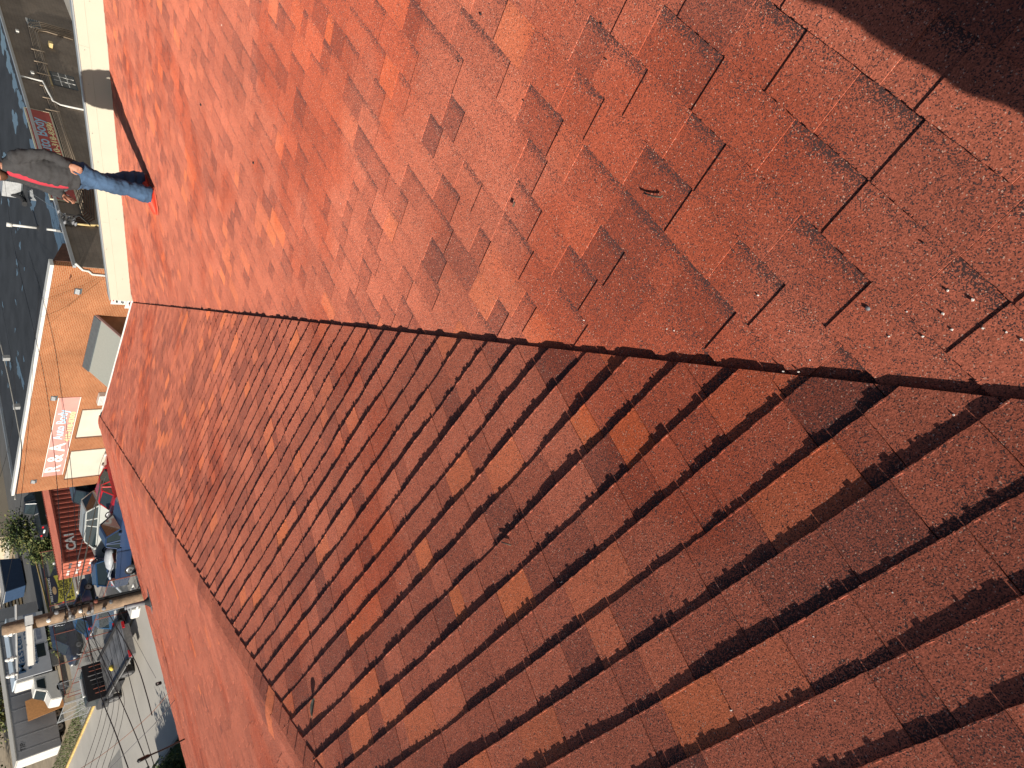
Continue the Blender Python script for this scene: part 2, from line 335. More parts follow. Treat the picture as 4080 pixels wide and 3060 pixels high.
def make_pieces(sl, phase, ks, urange):
    res = []; S = SL[sl]; T1, T2 = TT[sl]
    for k in ks:
        wk = phase + k * EXP; u0, u1 = urange(wk)
        u = u0 - rs.random() * 0.3; gap = rs.random() < 0.5
        wob = rs.random() * 50
        while u < u1:
            r = rs.random()
            wd = rs.choice((0.09, 0.13, 0.17, 0.21)) if gap else rs.choice((0.13, 0.17, 0.2, 0.24, 0.29))
            wd *= 0.9 + 0.2 * rs.random()
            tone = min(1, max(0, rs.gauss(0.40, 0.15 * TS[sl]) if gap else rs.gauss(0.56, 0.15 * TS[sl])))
            if rs.random() < 0.07 * TS[sl]: tone = 0.75 + 0.2 * rs.random()
            if rs.random() < 0.10 * TS[sl]: tone *= 0.35
            mid = S['pos'](u + wd / 2, wk - EXP / 2); px_, py_, pz_ = proj(mid)
            near = pz_ > 0.2 and pz_ < 7 and -300 < px_ < 4400 and -300 < py_ < 3400
            ns = max(2, int(wd / (0.016 if near else 0.06)))
            poly = []; g = 0.0014 if sl == 2 else 0.0006
            for i in range(ns + 1):
                poly.append((u + g + (wd - 2 * g) * i / ns, wk + rs.uniform(-0.0014, 0.0014), 0.0))
            poly.append((u + wd - g, wk - EXP - 0.012, 0.0)); poly.append((u + g, wk - EXP - 0.012, 0.0))
            for f in CLIP[sl]:
                poly = clip(poly, f)
                if len(poly) < 3: break
            if len(poly) >= 3:
                vs = []; sh = []; n = S['n']
                for (pu, pw, dn) in poly:
                    fr = (wk - pw) / EXP
                    t = (T1 + T2) * (1.0 + 0.75 * mnoise.noise(Vector((pu * 2.1, k * 3.7, wob * 0 + sl * 9.1))))
                    h = t * (1 - fr) - (T2 if gap else 0.0)
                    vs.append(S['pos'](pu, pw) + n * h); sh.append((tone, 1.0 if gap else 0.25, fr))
                dep = 0.022 if sl == 2 else 0.0075
                m = len(vs); fs = [tuple(range(m))]
                low = [v - n * dep for v in vs]
                for i in range(m):
                    j = (i + 1) % m
                    if poly[i][1] < wk - EXP - 0.006 and poly[j][1] < wk - EXP - 0.006: continue
                    fs.append((i, m + i, m + j, j))
                allv = vs + low; alls = sh + sh
                if near:      # rough granule blocks added along the butt edge to make its shadow jagged
                    uu = u + g
                    while uu < u + wd - 0.012:
                        bw = rs.uniform(0.006, 0.030); ht = rs.uniform(0.0004, 0.0030 if sl == 2 else 0.0014)
                        if rs.random() < 0.55 and uu + bw < u + wd - g and all(f(x_, wk) > 0.004 for f in CLIP[sl] for x_ in (uu, uu + bw)):
                            b0 = len(allv)
                            t = (T1 + T2) * (1.0 + 0.75 * mnoise.noise(Vector((uu * 2.1, k * 3.7, sl * 9.1)))) - (T2 if gap else 0.0)
                            for (bu, bw_, bh) in ((uu, wk - 0.0045, -0.001), (uu + bw, wk - 0.0045, -0.001), (uu + bw, wk + 0.0012, -0.002), (uu, wk + 0.0012, -0.002), (uu + 0.001, wk - 0.0025, ht), (uu + bw - 0.001, wk - 0.0025, ht), (uu + bw - 0.001, wk + 0.0008, ht), (uu + 0.001, wk + 0.0008, ht)):
                                allv.append(S['pos'](bu, bw_) + n * (t + bh)); alls.append((tone, 0.2, 0.0))
                            fs += [tuple(b0 + q for q in f_) for f_ in ((4, 5, 6, 7), (0, 1, 5, 4), (1, 2, 6, 5), (2, 3, 7, 6), (3, 0, 4, 7))]
                        uu += bw + rs.uniform(0.0, 0.02)
                pp = [proj(v) for v in vs]
                if min(q[2] for q in pp) > 0.15 and any(0 < q[0] < 4080 and 0 < q[1] < 3060 for q in pp):
                    ar = abs(sum(pp[i][0] * pp[(i + 1) % m][1] - pp[(i + 1) % m][0] * pp[i][1] for i in range(m))) / 2
                    inside = sum(0 < q[0] < 4080 and 0 < q[1] < 3060 for q in pp) / m
                    ar *= inside
                else: ar = 0
                res.append((ar, sl, allv, fs, alls))
            u += wd
            gap = (not gap) if rs.random() < 0.78 else gap
    return res
ph1 = 0.55 * EXP * 1.0; ph2 = 0.947 / K2
PC = []
PC += make_pieces(1, ph1, range(-22, 67), lambda w: (max(-3.0, w * K1 * S1 / S2 - 0.6), ED + 0.3))
PC += make_pieces(2, ph2, range(-27, 65), lambda w: (w * K2 * S2 / S1 - 0.4, crest(w * K2) + 0.3))
PC += make_pieces(3, YE / K3, range(-94, 1), lambda w: (max(-3.0, -3.0), min(ED, (w * K3 - YE) * S3 / S2 + ED + 0.4) + 0.1))
def piece_mesh(name, items):
    V = []; F = []; SH = []
    for (_, _, vs, fs, sh) in items:
        o = len(V); V += [tuple(v) for v in vs]; F += [tuple(i + o for i in f) for f in fs]; SH += sh
    me = bpy.data.meshes.new(name); me.from_pydata(V, [], F)
    ca = me.color_attributes.new('shade', 'FLOAT_COLOR', 'POINT')
    flat = []
    for a in SH: flat += [a[0], a[1], a[2], 1.0]
    ca.data.foreach_set('color', flat)
    bm = bmesh.new(); bm.from_mesh(me); bmesh.ops.recalc_face_normals(bm, faces=bm.faces); bm.to_mesh(me); bm.free()
    # make sure the top faces look up
    for p in me.polygons:
        if p.index == 0 and p.normal.z < 0: me.flip_normals(); break
    me.materials.append(M_GRAN); return me

bld = empty('shingled_building', (0, 0, 0))
tag(bld, 'building with red asphalt shingle roof, valley and hip, filling the foreground', 'building')
X0, Y0 = -3.0, -3.0
def deck(name, pts, n, lab):
    a = [Vector(p) - n * 0.03 for p in pts]
    o = MB().prism(a, -n * 0.05).build(name, 'deck', bld); o['label'] = lab; return o
P1z = lambda y: ZR - S1 * y
P2z = lambda x: ZR - S2 * x
P3z = lambda y: ZE - S3 * (y - YE)
sl1 = deck('roof_slope', [(-3 * S1 / S2, Y0, P1z(Y0)), (ED, Y0, P1z(Y0)), (ED, YC, P1z(YC))], SL[1]['n'], 'shingled slope rising to the cream parapet')
sl2 = deck('roof_slope', [(X0, X0 * S2 / S1, P2z(X0)), (ED, YC, ZE), (ED, YE, ZE), (X0, crest(X0), P2z(X0))], SL[2]['n'], 'shingled slope between valley and hip with dark course shadows')
sl3 = deck('roof_slope', [(X0, crest(X0), P3z(crest(X0))), (ED, YE, ZE), (X0, YE, ZE)], SL[3]['n'], 'smooth looking sunlit slope beyond the hip')
slp = {1: sl1, 2: sl2, 3: sl3}
PC.sort(key=lambda p: -p[0])
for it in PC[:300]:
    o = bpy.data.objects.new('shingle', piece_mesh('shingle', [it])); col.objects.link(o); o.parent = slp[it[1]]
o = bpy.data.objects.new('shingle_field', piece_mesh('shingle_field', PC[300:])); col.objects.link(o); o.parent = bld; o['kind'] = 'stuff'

# hip caps: folded shingles lapped up the hip
cd = Vector((-1, -S2 / S3, S2)).normalized(); corner = Vector((ED, YE, ZE))
def inplane(n, toward):
    a = n.cross(cd).normalized(); return a if a.dot(toward) > 0 else -a
w2 = inplane(SL[2]['n'], Vector((1, -1, 0))); w3 = inplane(SL[3]['n'], Vector((-1, 1, 0)))
upn = (SL[2]['n'] + SL[3]['n']).normalized()
cap_e = 0.142
ncap = int((ED - X0) / abs(cd.x) / cap_e)
for k in range(ncap):
    q = k * cap_e - 0.02; wd = 0.150 + rs.uniform(-0.006, 0.006); skew = rs.uniform(-0.006, 0.006)
    tone = min(1, max(0.1, rs.gauss(0.5, 0.14)))
    prof = [(w2 * wd, 0.0), (w2 * wd * 0.55, 0.001), (w2 * 0.035, 0.0015), (w3 * 0.035, 0.0015), (w3 * wd * 0.55, 0.001), (w3 * wd, 0.0)]
    vs = []; sh = []
    for row, (dq, hh) in enumerate(((0.0, 0.013), (cap_e + 0.02, 0.0055))):
        for (off, e_) in prof:
            base = corner + cd * (q + dq + (skew if off is prof[0][0] else 0)) + off
            side = SL[2]['n'] if off.dot(w2) > 0.06 else (SL[3]['n'] if off.dot(w3) > 0.06 else upn)
            vs.append(base + side * (hh + e_ + rs.uniform(-0.0006, 0.0006))); sh.append((tone, 0.2, float(row) * 1.05))
    m = len(prof); fs = [(i, i + 1, m + i + 1, m + i) for i in range(m - 1)]
    lo = [v - upn * 0.022 for v in vs]
    o_ = len(vs); vs2 = vs + lo
    for i in range(m - 1): fs.append((i + 1, i, o_ + i, o_ + i + 1))
    fs.append((0, m, o_ + m, o_)); fs.append((m + m - 1, m - 1, o_ + m - 1, o_ + 2 * m - 1))
    ob = bpy.data.objects.new('hip_cap', piece_mesh('hip_cap', [(0, 0, vs2, fs, sh + sh)])); col.objects.link(ob); ob.parent = bld

# cream parapet along the rake
def rake(name, m, x0, x1, h0, h1, par, ya=Y0, yb=None):
    yb = YC + 0.02 if yb is None else yb
    return MB().prism([(x0, ya, P1z(ya) + h0), (x1, ya, P1z(ya) + h0), (x1, ya, P1z(ya) + h1), (x0, ya, P1z(ya) + h1)], (0, yb - ya, P1z(yb) - P1z(ya))).build(name, m, par)
par = rake('parapet', 'cream', ED + 0.012, ED + 0.15, -0.12, 0.372, bld)
for a, b in ((Y0, 0.6), (0.602, 3.65), (3.652, 6.70), (6.702, YC + 0.018)):
    rake('lower_panel', 'cream', ED + 0.003, ED + 0.011, 0.004, 0.232, par, a, b)
    rake('upper_panel', 'cream', ED + 0.007, ED + 0.011, 0.236, 0.368, par, a + 0.9 if a > Y0 else a, min(b + 0.9, YC + 0.018) if b < YC else b)
rake('coping', 'coping', ED - 0.006, ED + 0.17, 0.373, 0.392, par)
for yy in (1.2, 2.1, 3.3, 3.9, 4.6, 5.1, 5.9, 6.4, 6.95, 7.5, 8.2, 8.9):
    zz = P1z(yy) + rs.choice((0.12, 0.17, 0.30, 0.33))
    MB().tube([(ED + 0.004, yy, zz), (ED - 0.001, yy, zz)], 0.006, 6).build('screw', 'steel', par)
# gutter and drip edges
g = MB().prism([(ED + 0.015, YC + 0.03, ZE - 0.03), (ED + 0.015, YC + 0.03, ZE - 0.13), (ED + 0.11, YC + 0.03, ZE - 0.13), (ED + 0.125, YC + 0.03, ZE - 0.035), (ED + 0.115, YC + 0.03, ZE - 0.035), (ED + 0.10, YC + 0.03, ZE - 0.12), (ED + 0.025, YC + 0.03, ZE - 0.12), (ED + 0.025, YC + 0.03, ZE - 0.03)], (0, 3.9, 0)).build('gutter', 'white', bld)
box('drip_edge', 'white', bld, X0, ED, YE + 0.003, YE + 0.02, ZE - 0.12, ZE - 0.018)
# body of the building under the roof
box('wall', 'stucco', bld, X0 + 0.2, ED - 0.15, Y0 + 0.2, YE - 0.25, 0, 7.55)
for yy in (10.3, 11.9):
    f_ = box('window', 'white', bld, ED - 0.15, ED - 0.08, yy, yy + 1.0, 4.6, 6.1); box('pane', 'glass', f_, ED - 0.08, ED - 0.07, yy + 0.08, yy + 0.92, 4.68, 6.02)
# plumbing vent on the far slope
vb = hit(600, 2395, (0, S3, 1), ZE + S3 * YE); vt_ = 0.40
vp = empty('vent_pipe', vb); tag(vp, 'grey plumbing vent pipe standing near the far eave of the roof', 'vent pipe')
MB().tube([(0, 0, 0.015), (0, 0, vt_)], 0.040, 14).build('pipe', 'lead', vp, smooth=True)
MB().tube([(0, 0, vt_ - 0.012), (0, 0, vt_ + 0.006)], 0.044, 14).build('rim', 'lead', vp, smooth=True)
MB().tube([(0, 0, -0.03), (0, 0, 0.02), (0, 0, 0.07), (0, 0, 0.10)], [0.12, 0.10, 0.055, 0.043], 14).build('boot', 'rubber', vp, smooth=True)
MB().prism([(-0.17, -0.17, 0.012 + 0.17 * S3), (0.17, -0.17, 0.012 + 0.17 * S3), (0.17, 0.17, 0.012 - 0.17 * S3), (-0.17, 0.17, 0.012 - 0.17 * S3)], (0, 0, 0.004)).build('flange', 'lead', vp)

# ------------------------------------------------------------------ neighbouring block on the near side of the street (its shadow lies on the road)
def neighbour(name, lab, x0, x1, y0, y1, h, m):
    b = empty(name, ((x0 + x1) / 2, (y0 + y1) / 2, 0)); tag(b, lab, 'building')
    lx, ly = (x1 - x0) / 2, (y1 - y0) / 2
    box('wall', m, b, -lx, lx, -ly, ly, 0, h - 0.25); box('cornice', 'white', b, -lx - 0.1, lx + 0.1, -ly + 0.02, ly - 0.02, h - 0.25, h - 0.02); box('roof', 'membrane', b, -lx + 0.1, lx - 0.1, -ly + 0.1, ly - 0.1, h - 0.02, h)
    for i in range(4):
        yy = -ly + (i + 0.5) * ly / 2
        w_ = box('window', 'white', b, lx + 0.003, lx + 0.05, yy - 0.6, yy + 0.6, 1.0, 2.6); box('pane', 'glass', w_, lx + 0.05, lx + 0.06, yy - 0.52, yy + 0.52, 1.08, 2.52)
neighbour('brick_building', 'low brick building beside the street casting the long shadow on the road', -13, -2, 27, 45.2, 5.35, 'brick')
neighbour('rendered_building', 'lower beige building casting the stepped shadow end on the road', -13, -2, 45.6, 70, 4.72, 'beige')

# ------------------------------------------------------------------ auto body shop
XF, YB, YL = 27.2, 23.61, 43.0
SK = 0.041                                        # the side wall runs slightly off square
def yside(x): return YB + (x - XF) * SK
XR = 62.0; ZG = 4.40; ZP = 5.28
def onside(ox, oy, out=0.0): return hit(ox, oy, (-SK, 1, 0), YB - SK * XF - out)
shop = empty('auto_shop', (0, 0, 0)); tag(shop, 'orange brick auto body shop with dark flat roof and brown side wall', 'building')
MB().prism([(XF, YB + 0.02, 0), (XF, YL, 0), (XF, YL, ZP - 0.12), (XF, YB + 0.02, ZP - 0.12)], (0.3, 0, 0)).build('brick_front', 'brick', shop)
sw = MB().add([(XF + 0.01, YB, 0), (XR, yside(XR), 0), (XR, yside(XR), ZG), (XF + 0.01, YB, ZG), (XF + 0.01, YB + 0.3, 0), (XR, yside(XR) + 0.3, 0), (XR, yside(XR) + 0.3, ZG), (XF + 0.01, YB + 0.3, ZG)],
     [(0, 1, 2, 3), (4, 7, 6, 5), (0, 3, 7, 4), (1, 5, 6, 2), (3, 2, 6, 7), (0, 4, 5, 1)]).build('side_wall', 'block', shop); sw['label'] = 'brown painted block side wall with conduits'
box('rear_wall', 'block', shop, XF + 0.3, XR, YL - 0.3, YL, 0, 5.0)
# sloping dark membrane roof, lowest at the gutter
ZH = 5.02
rf = MB().prism([(XF + 0.3, YB + 0.02, ZG + 0.02), (XR, yside(XR), ZG + 0.02), (XR, YL, ZH), (XF + 0.3, YL, ZH)], (0, 0, -0.15)).build('roof', 'membrane', shop)
rf['label'] = 'dark flat roof with rain puddles'
def zroof(p): 
    t = (p[1] - yside(p[0])) / (YL - yside(p[0])); return ZG + 0.02 + (ZH - ZG - 0.02) * t
def onroof(ox, oy):
    z = ZG + 0.1
    for _ in range(6): p = gp(ox, oy, z); z = zroof(p)
    return p
MB().prism([(XF - 0.06, YB - 0.02, ZP - 0.119), (XF - 0.06, YL + 0.06, ZP - 0.119), (XF - 0.06, YL + 0.06, ZP + 0.03), (XF - 0.06, YB - 0.02, ZP + 0.03)], (0.42, 0, 0)).build('coping', 'white', shop)
MB().prism([(XF + 0.3, YB - 0.01, ZG + 0.02), (XF + 1.7, yside(XF + 1.7) - 0.01, ZG + 0.02), (XF + 1.7, yside(XF + 1.7) - 0.01, ZG + 0.16), (XF + 0.3, YB - 0.01, ZP - 0.13)], (0, 0.28, 0)).build('parapet_return', 'darkbrick', shop)
MB().prism([(XF - 0.12, YB - 0.16, ZG - 0.10), (XF - 0.12, YB - 0.02, ZG - 0.10), (XF - 0.12, YB - 0.02, ZG + 0.04), (XF - 0.12, YB - 0.16, ZG + 0.04)], (XR - XF, SK * (XR - XF), 0)).build('gutter', 'coping', shop)
MB().prism([(XF + 0.3, YL - 0.02, ZH - 0.2), (XF + 0.3, YL + 0.14, ZH - 0.2), (XF + 0.3, YL + 0.14, ZH + 0.12), (XF + 0.3, YL - 0.02, ZH + 0.12)], (XR - XF - 0.3, 0, 0)).build('roof_edge', 'coping', shop)
# roll-up doors, each on a dark brick panel with recess shade in its colour
for (ya, yb, zt) in ((34.72, 37.36, 2.56), (38.86, 41.82, 2.63)):
    rv = box('reveal_shade', 'darkbrick', shop, XF - 0.012, XF - 0.004, ya - 0.04, yb + 0.20, 0, zt + 0.04)
    d_ = box('roller_door', 'door', shop, XF - 0.05, XF - 0.013, ya, yb, 0, zt)
    for i in range(9): box('slat', 'door', d_, XF - 0.058, XF - 0.051, ya + 0.03, yb - 0.03, 0.06 + i * zt / 9, -0.02 + (i + 1) * zt / 9)
    box('bottom_bar', 'steel', d_, XF - 0.07, XF - 0.0585, ya + 0.03, yb - 0.03, 0.01, 0.05)
# canopy over the office door
ca = MB().prism([(XF - 0.02, 26.85, 3.05), (XF - 2.0, 26.85, 1.95), (XF - 2.0, 26.85, 1.85), (XF - 0.02, 26.85, 2.95)], (0, 3.95, 0)).build('canopy', 'grey_shingle', shop)
MB().prism([(XF - 0.02, 26.84, 3.10), (XF - 0.42, 26.84, 2.876), (XF - 0.42, 26.84, 2.836), (XF - 0.02, 26.84, 3.06)], (0, 3.97, 0)).build('ridge_flashing', 'slate', ca)
MB().prism([(XF - 0.03, 26.87, 2.94), (XF - 1.95, 26.87, 1.87), (XF - 0.03, 26.87, 1.0)], (0, 0.05, 0)).build('side_board', 'timber', ca)
MB().prism([(XF - 0.02, 26.80, 3.05), (XF - 2.02, 26.80, 1.94), (XF - 2.02, 26.80, 1.80), (XF - 0.02, 26.80, 2.91)], (0, 0.045, 0)).build('barge_board', mat('mauve_board', (0.30, 0.20, 0.19, 1), 0.7), ca)
for yy in (26.92, 30.7): box('post', 'timber', ca, XF - 1.95, XF - 1.83, yy, yy + 0.1, 0, 1.83)
for (ox, oy) in ((311, 1160), (215, 1586), (134, 1918)):
    p = onx(ox, oy, XF); v_ = box('air_brick', 'slate', shop, XF - 0.02, XF - 0.003, p.y - 0.19, p.y + 0.19, p.z - 0.16, p.z + 0.16)
    MB().prism([(XF - 0.021, p.y - 0.16, p.z + 0.12), (XF - 0.10, p.y - 0.16, p.z - 0.05), (XF - 0.021, p.y - 0.16, p.z - 0.05)], (0, 0.32, 0)).build('hood', 'galv', v_)
p = onx(405, 1580, XF); a_ = box('window_unit', 'white', shop, XF - 0.35, XF - 0.003, p.y - 0.42, p.y + 0.42, p.z - 0.28, p.z + 0.22, 0.02)
for i in range(6): box('grille_bar', 'galv', a_, XF - 0.36, XF - 0.351, p.y - 0.36, p.y + 0.36, p.z - 0.22 + i * 0.07, p.z - 0.19 + i * 0.07)
# corner posters
for i, (oy0, oy1, ox0, ox1, nm) in enumerate(((1180, 1213, 447, 500, 'poster'), (1178, 1228, 508, 522, 'notice'))):
    a = onx(ox0, oy0, XF); b = onx(ox1, oy1, XF); ps = box(nm, 'white', shop, XF - 0.03, XF - 0.004, min(a.y, b.y), max(a.y, b.y), min(a.z, b.z), max(a.z, b.z))
    for j in range(7):
        yy = rs.uniform(min(a.y, b.y) + 0.05, max(a.y, b.y) - 0.2); zz = rs.uniform(min(a.z, b.z) + 0.03, max(a.z, b.z) - 0.1)
        box('print_block', rs.choice(('textblack', 'slate', 'signred')), ps, XF - 0.034 - 0.002 * j, XF - 0.0305, yy, yy + 0.15, zz, zz + 0.06)
def pix_tube(name, m, pts, f, r, par, n=8): return tube(name, m, par, [f(*q) for q in pts], r, n)
pix_tube('downspout', 'white', [(300, 1050), (304, 1053), (329, 1076), (352, 1080), (367, 1093), (415, 1098), (560, 1112)], lambda x, y: onx(x, y, XF - 0.07), 0.055, shop)
pix_tube('downspout', 'white', [(74, 300), (78, 303), (170, 324), (212, 404), (240, 418), (330, 437), (430, 450)], lambda x, y: onside(x, y, 0.09), 0.06, shop)
# banner over the doors
bn = empty('shop_banner', (XF, 37.4, 3.35)); tag(bn, 'sun-faded pink banner over the roller doors of the brick shop', 'banner')
MB().box(-0.035, -0.02, -3.93, 3.93, -0.55, 0.55).build('vinyl', 'pink', bn)
for a in ((-3.93, 3.93, 0.52, 0.55), (-3.93, 3.93, -0.55, -0.52)): MB().box(-0.038, -0.0355, a[0], a[1], a[2], a[3]).build('border', 'textwhite', bn)
text('lettering', 'R & A', 1.12, (-0.042, 3.55, 0.02), (0, -1, 0), (0, 0, 1), 'textwhite', bn, bold=0.02, fit=3.05)
text('lettering', 'Auto Body', 0.66, (-0.042, 0.05, 0.14), (0, -1, 0), (0, 0, 1), 'signblue', bn, bold=0.012, fit=2.9)
text('phone_number', '410-318-8300', 0.36, (-0.042, 0.3, -0.35), (0, -1, 0), (0, 0, 1), 'signyellow', bn, bold=0.008, fit=2.9)
# board on the side wall
xs0, xs1 = 32.5, 41.2
def sidept(x, z, out): return Vector((x, yside(x) - out, z))
sg = empty('wall_sign', sidept(36.8, 3.95, 0.0), math.atan(SK)); tag(sg, 'red auto body sign board on the brown side wall of the shop', 'sign')
hw = (xs1 - xs0) / 2
MB().box(-hw, hw, -0.08, -0.03, -0.56, 0.56).build('board', 'signred', sg)
for (a, b, c, d) in ((-hw - 0.05, hw + 0.05, 0.56, 0.63), (-hw - 0.05, hw + 0.05, -0.63, -0.56), (-hw - 0.05, -hw, -0.56, 0.56), (hw, hw + 0.05, -0.56, 0.56)):
    MB().box(a, b, -0.095, -0.025, c, d).build('frame', mat('cream_trim', (0.55, 0.50, 0.36, 1), 0.6), sg)
text('lettering', 'Auto Body', 0.80, (-0.55, -0.085, 0.13), (1, 0, 0), (0, 0, 1), 'signblue', sg, bold=0.014, fit=4.1)
text('lettering', '410-318-8300', 0.42, (-0.45, -0.085, -0.37), (1, 0, 0), (0, 0, 1), 'signyellow', sg, bold=0.01, fit=3.7)
text('lettering', 'R & A', 0.95, (-4.1, -0.085, 0.03), (1, 0, 0), (0, 0, 1), 'textwhite', sg, bold=0.016, fit=3.3)
# conduits on the side wall
cond = [(108, 96), (116, 108), (124, 118), (134, 130), (146, 140), (158, 150)]
for i in range(6):
    o1 = i * 8
    top = (112 + o1 * 0.9, 92 + o1 * 0.85)
    pts = [(285 + i * 1, 124 + o1 * 0.85), (165 + o1 * 0.5, 90 + o1 * 0.9), (top[0] + 6, top[1] - 3), (top[0], top[1] + 6), (168 + o1 * 0.85, 330 + o1 * 0.3), (232 + o1 * 0.62, 520), (330, 860 - i * 26)]
    pix_tube('conduit', 'brownpipe', pts, lambda x, y: onside(x, y, 0.07), 0.030 if i < 4 else 0.045, shop)
for i in range(5):
    pts = [(286 + i * 6, 914 - i * 3), (300 + i * 7, 912 - i * 3), (318 + i * 9, 960 - 20 * i), (372, 1010 - i * 30)]
    pix_tube('conduit', 'darkbrick', [(283, 864 + i * 6), (322 + i * 7, 858 + i * 7), (340 + i * 9, 840 + i * 8), (330 + i * 10, 745), (318 + i * 10, 690)], lambda x, y: onside(x, y, 0.06), 0.025, shop)
for i in range(6):
    a = onside(150 + i * 12, 200 + i * 48, 0.10); 
    MB().box(a.x - 0.04, a.x + 0.04, a.y - 0.02, a.y + 0.03, a.z - 0.35, a.z + 0.35).build('pipe_strap', 'brownpipe', shop)
pix_tube('riser', mat('sunlit_conduit', (0.55, 0.42, 0.20, 1), 0.5), [(300, 893), (338, 896), (389, 898), (470, 902)], lambda x, y: onside(x, y, 0.08), 0.06, shop)  # yellow sunlight on the riser is put into its tan colour
# window with bars, louvre, wall lamp
a, b = onside(207, 248), onside(312, 312); wz0, wz1 = 1.35, 2.5
wn_ = empty('w', (0, 0, 0)); bpy.data.objects.remove(wn_)
def sidebox(name, m, par, x0, x1, z0, z1, o0, o1): return MB().prism([sidept(x0, z0, o0), sidept(x1, z0, o0), sidept(x1, z1, o0), sidept(x0, z1, o0)], (0, o0 - o1, 0)).build(name, m, par)
w_ = sidebox('window', 'slate', shop, 44.9, 46.6, 1.3, 2.6, 0.003, 0.03); sidebox('pane', 'glass', w_, 44.98, 46.52, 1.38, 2.52, 0.031, 0.036)
for xx in (45.5, 46.05): sidebox('mullion', 'white', w_, xx, xx + 0.05, 1.38, 2.52, 0.037, 0.06)
for zz in (1.75, 2.15): sidebox('rail', 'white', w_, 44.98, 46.52, zz, zz + 0.05, 0.061, 0.075)
sidebox('lintel', mat('sunlit_conduit', (0.55, 0.42, 0.20, 1)), shop, 44.7, 46.8, 2.68, 2.76, 0.003, 0.06)
lv = sidebox('louvre', 'white', shop, 52.3, 53.5, 2.2, 2.98, 0.003, 0.05)
for i in range(5): sidebox('blade', 'slate', lv, 52.4, 53.4, 2.27 + i * 0.13, 2.36 + i * 0.13, 0.051, 0.09)
lp = onside(200, 188); sidebox('wall_lamp', mat('sunlit_conduit', (0.55, 0.42, 0.20, 1)), shop, lp.x - 0.18, lp.x + 0.18, lp.z - 0.1, lp.z + 0.1, 0.003, 0.35)
for (ox, oy) in ((68, 130), (128, 297)):
    lp = onside(ox, oy); sidebox('flood_lamp', 'white', shop, lp.x - 0.12, lp.x + 0.12, lp.z - 0.08, lp.z + 0.08, 0.003, 0.18)
# service head with insulators
sh_ = onside(268, 868, 0.25); svc = empty('service_head', sh_); tag(svc, 'cluster of electric service insulators on the brown side wall', 'insulators')
MB().box(-0.35, 0.35, 0.12, 0.2, -0.30, 0.34).build('bracket', 'steel', svc)
for i in range(9):
    x = rs.uniform(-0.45, 0.45); z = rs.uniform(-0.4, 0.42)
    MB().tube([(x, 0.12, z), (x, 0.0, z), (x, -0.12, z - 0.03)], [0.03, 0.075, 0.03], 8).build('insulator', rs.choice(('porcelain', 'lead', 'black')), svc, smooth=True)
for i in range(6):
    pts = [(rs.uniform(-0.4, 0.4), -0.05, rs.uniform(-0.3, 0.4)) for _ in range(2)]; pts = [pts[0], (0.2 * i / 6, -0.2, -0.5), (-0.35 + 0.03 * i, 0.05, -0.95)]
    MB().tube(pts, 0.02, 6).build('cable_loop', 'black', svc, smooth=True)
# things on the shop roof
vb = onroof(152, 908); v_ = empty('roof_vent', vb); tag(v_, 'white capped vent pipe standing on the dark roof', 'vent pipe')
hh = 1.15
MB().tube([(0, 0, 0), (0, 0, hh)], 0.07, 10).build('pipe', 'white', v_, smooth=True); MB().tube([(0, 0, hh + 0.002), (0, 0, hh + 0.24)], 0.12, 10).build('cap', 'white', v_, smooth=True); MB().tube([(0, 0, 0), (0, 0, 0.08)], [0.16, 0.09], 10).build('boot', 'rubber', v_)
vb = onroof(222, 917); v_ = empty('roof_drain', vb); tag(v_, 'short white drain pipe in the puddle by the gutter', 'pipe'); MB().tube([(0, 0, 0), (0, 0, 0.36)], 0.06, 10).build('pipe', 'white', v_); MB().tube([(0, 0, 0.361), (0, 0, 0.39)], 0.065, 10).build('rim', 'galv', v_)
vb = onroof(84, 742); v_ = empty('condenser', vb, 0.1); tag(v_, 'pale grey air conditioner box on the dark roof behind the standing man', 'air conditioner')
MB().box(-0.55, 0.55, -0.5, 0.5, 0.08, 0.95).build('case', 'galv', v_)
for i in range(9): MB().box(-0.56, 0.56, -0.511, -0.501, 0.14 + i * 0.085, 0.19 + i * 0.085).build('fin', 'white', v_)
MB().box(-0.5, 0.5, -0.45, 0.45, 0.0, 0.08).build('base', 'slate', v_)
vb = onroof(104, 808); v_ = empty('duct', vb, 0.3); tag(v_, 'low dark bent duct lying on the shop roof', 'duct'); MB().tube([(-0.2, 0, 0.1), (0.5, -0.1, 0.12), (1.3, 0.1, 0.3), (1.5, 0.1, 0.6)], 0.12, 8).build('elbow', 'rubber', v_, smooth=True); MB().tube([(-0.25, 0, 0.1), (-0.19, 0, 0.1)], 0.15, 8).build('collar', 'rubber', v_)
# rain puddles
def puddle(c, rx, ry, ang, seed):
    q = random.Random(seed); n = 26; pts = []
    ph = [q.uniform(0, 6.28) for _ in range(4)]
    for i in range(n):
        a = 2 * math.pi * i / n; r = 1 + 0.22 * math.sin(3 * a + ph[0]) + 0.16 * math.sin(5 * a + ph[1]) + 0.1 * math.sin(9 * a + ph[2])
        x, y = rx * r * math.cos(a), ry * r * math.sin(a)
        pts.append((c.x + x * math.cos(ang) - y * math.sin(ang), c.y + x * math.sin(ang) + y * math.cos(ang)))
    return MB().add([(x, y, zroof((x, y)) + 0.006) for x, y in pts], [tuple(range(n))]).build('puddle', 'water', rf)
pq = random.Random(5)
for i, x in enumerate([28.6, 29.9, 31.2, 32.4, 33.7, 36.6, 38.0, 41.5, 43.4, 45.5, 47.8, 50.5, 53.5, 55]):
    c = Vector((x, yside(x) + 0.45 + 0.3 * pq.random(), 0)); puddle(c, 0.85 + 0.5 * pq.random(), 0.35 + 0.3 * pq.random(), SK, i)
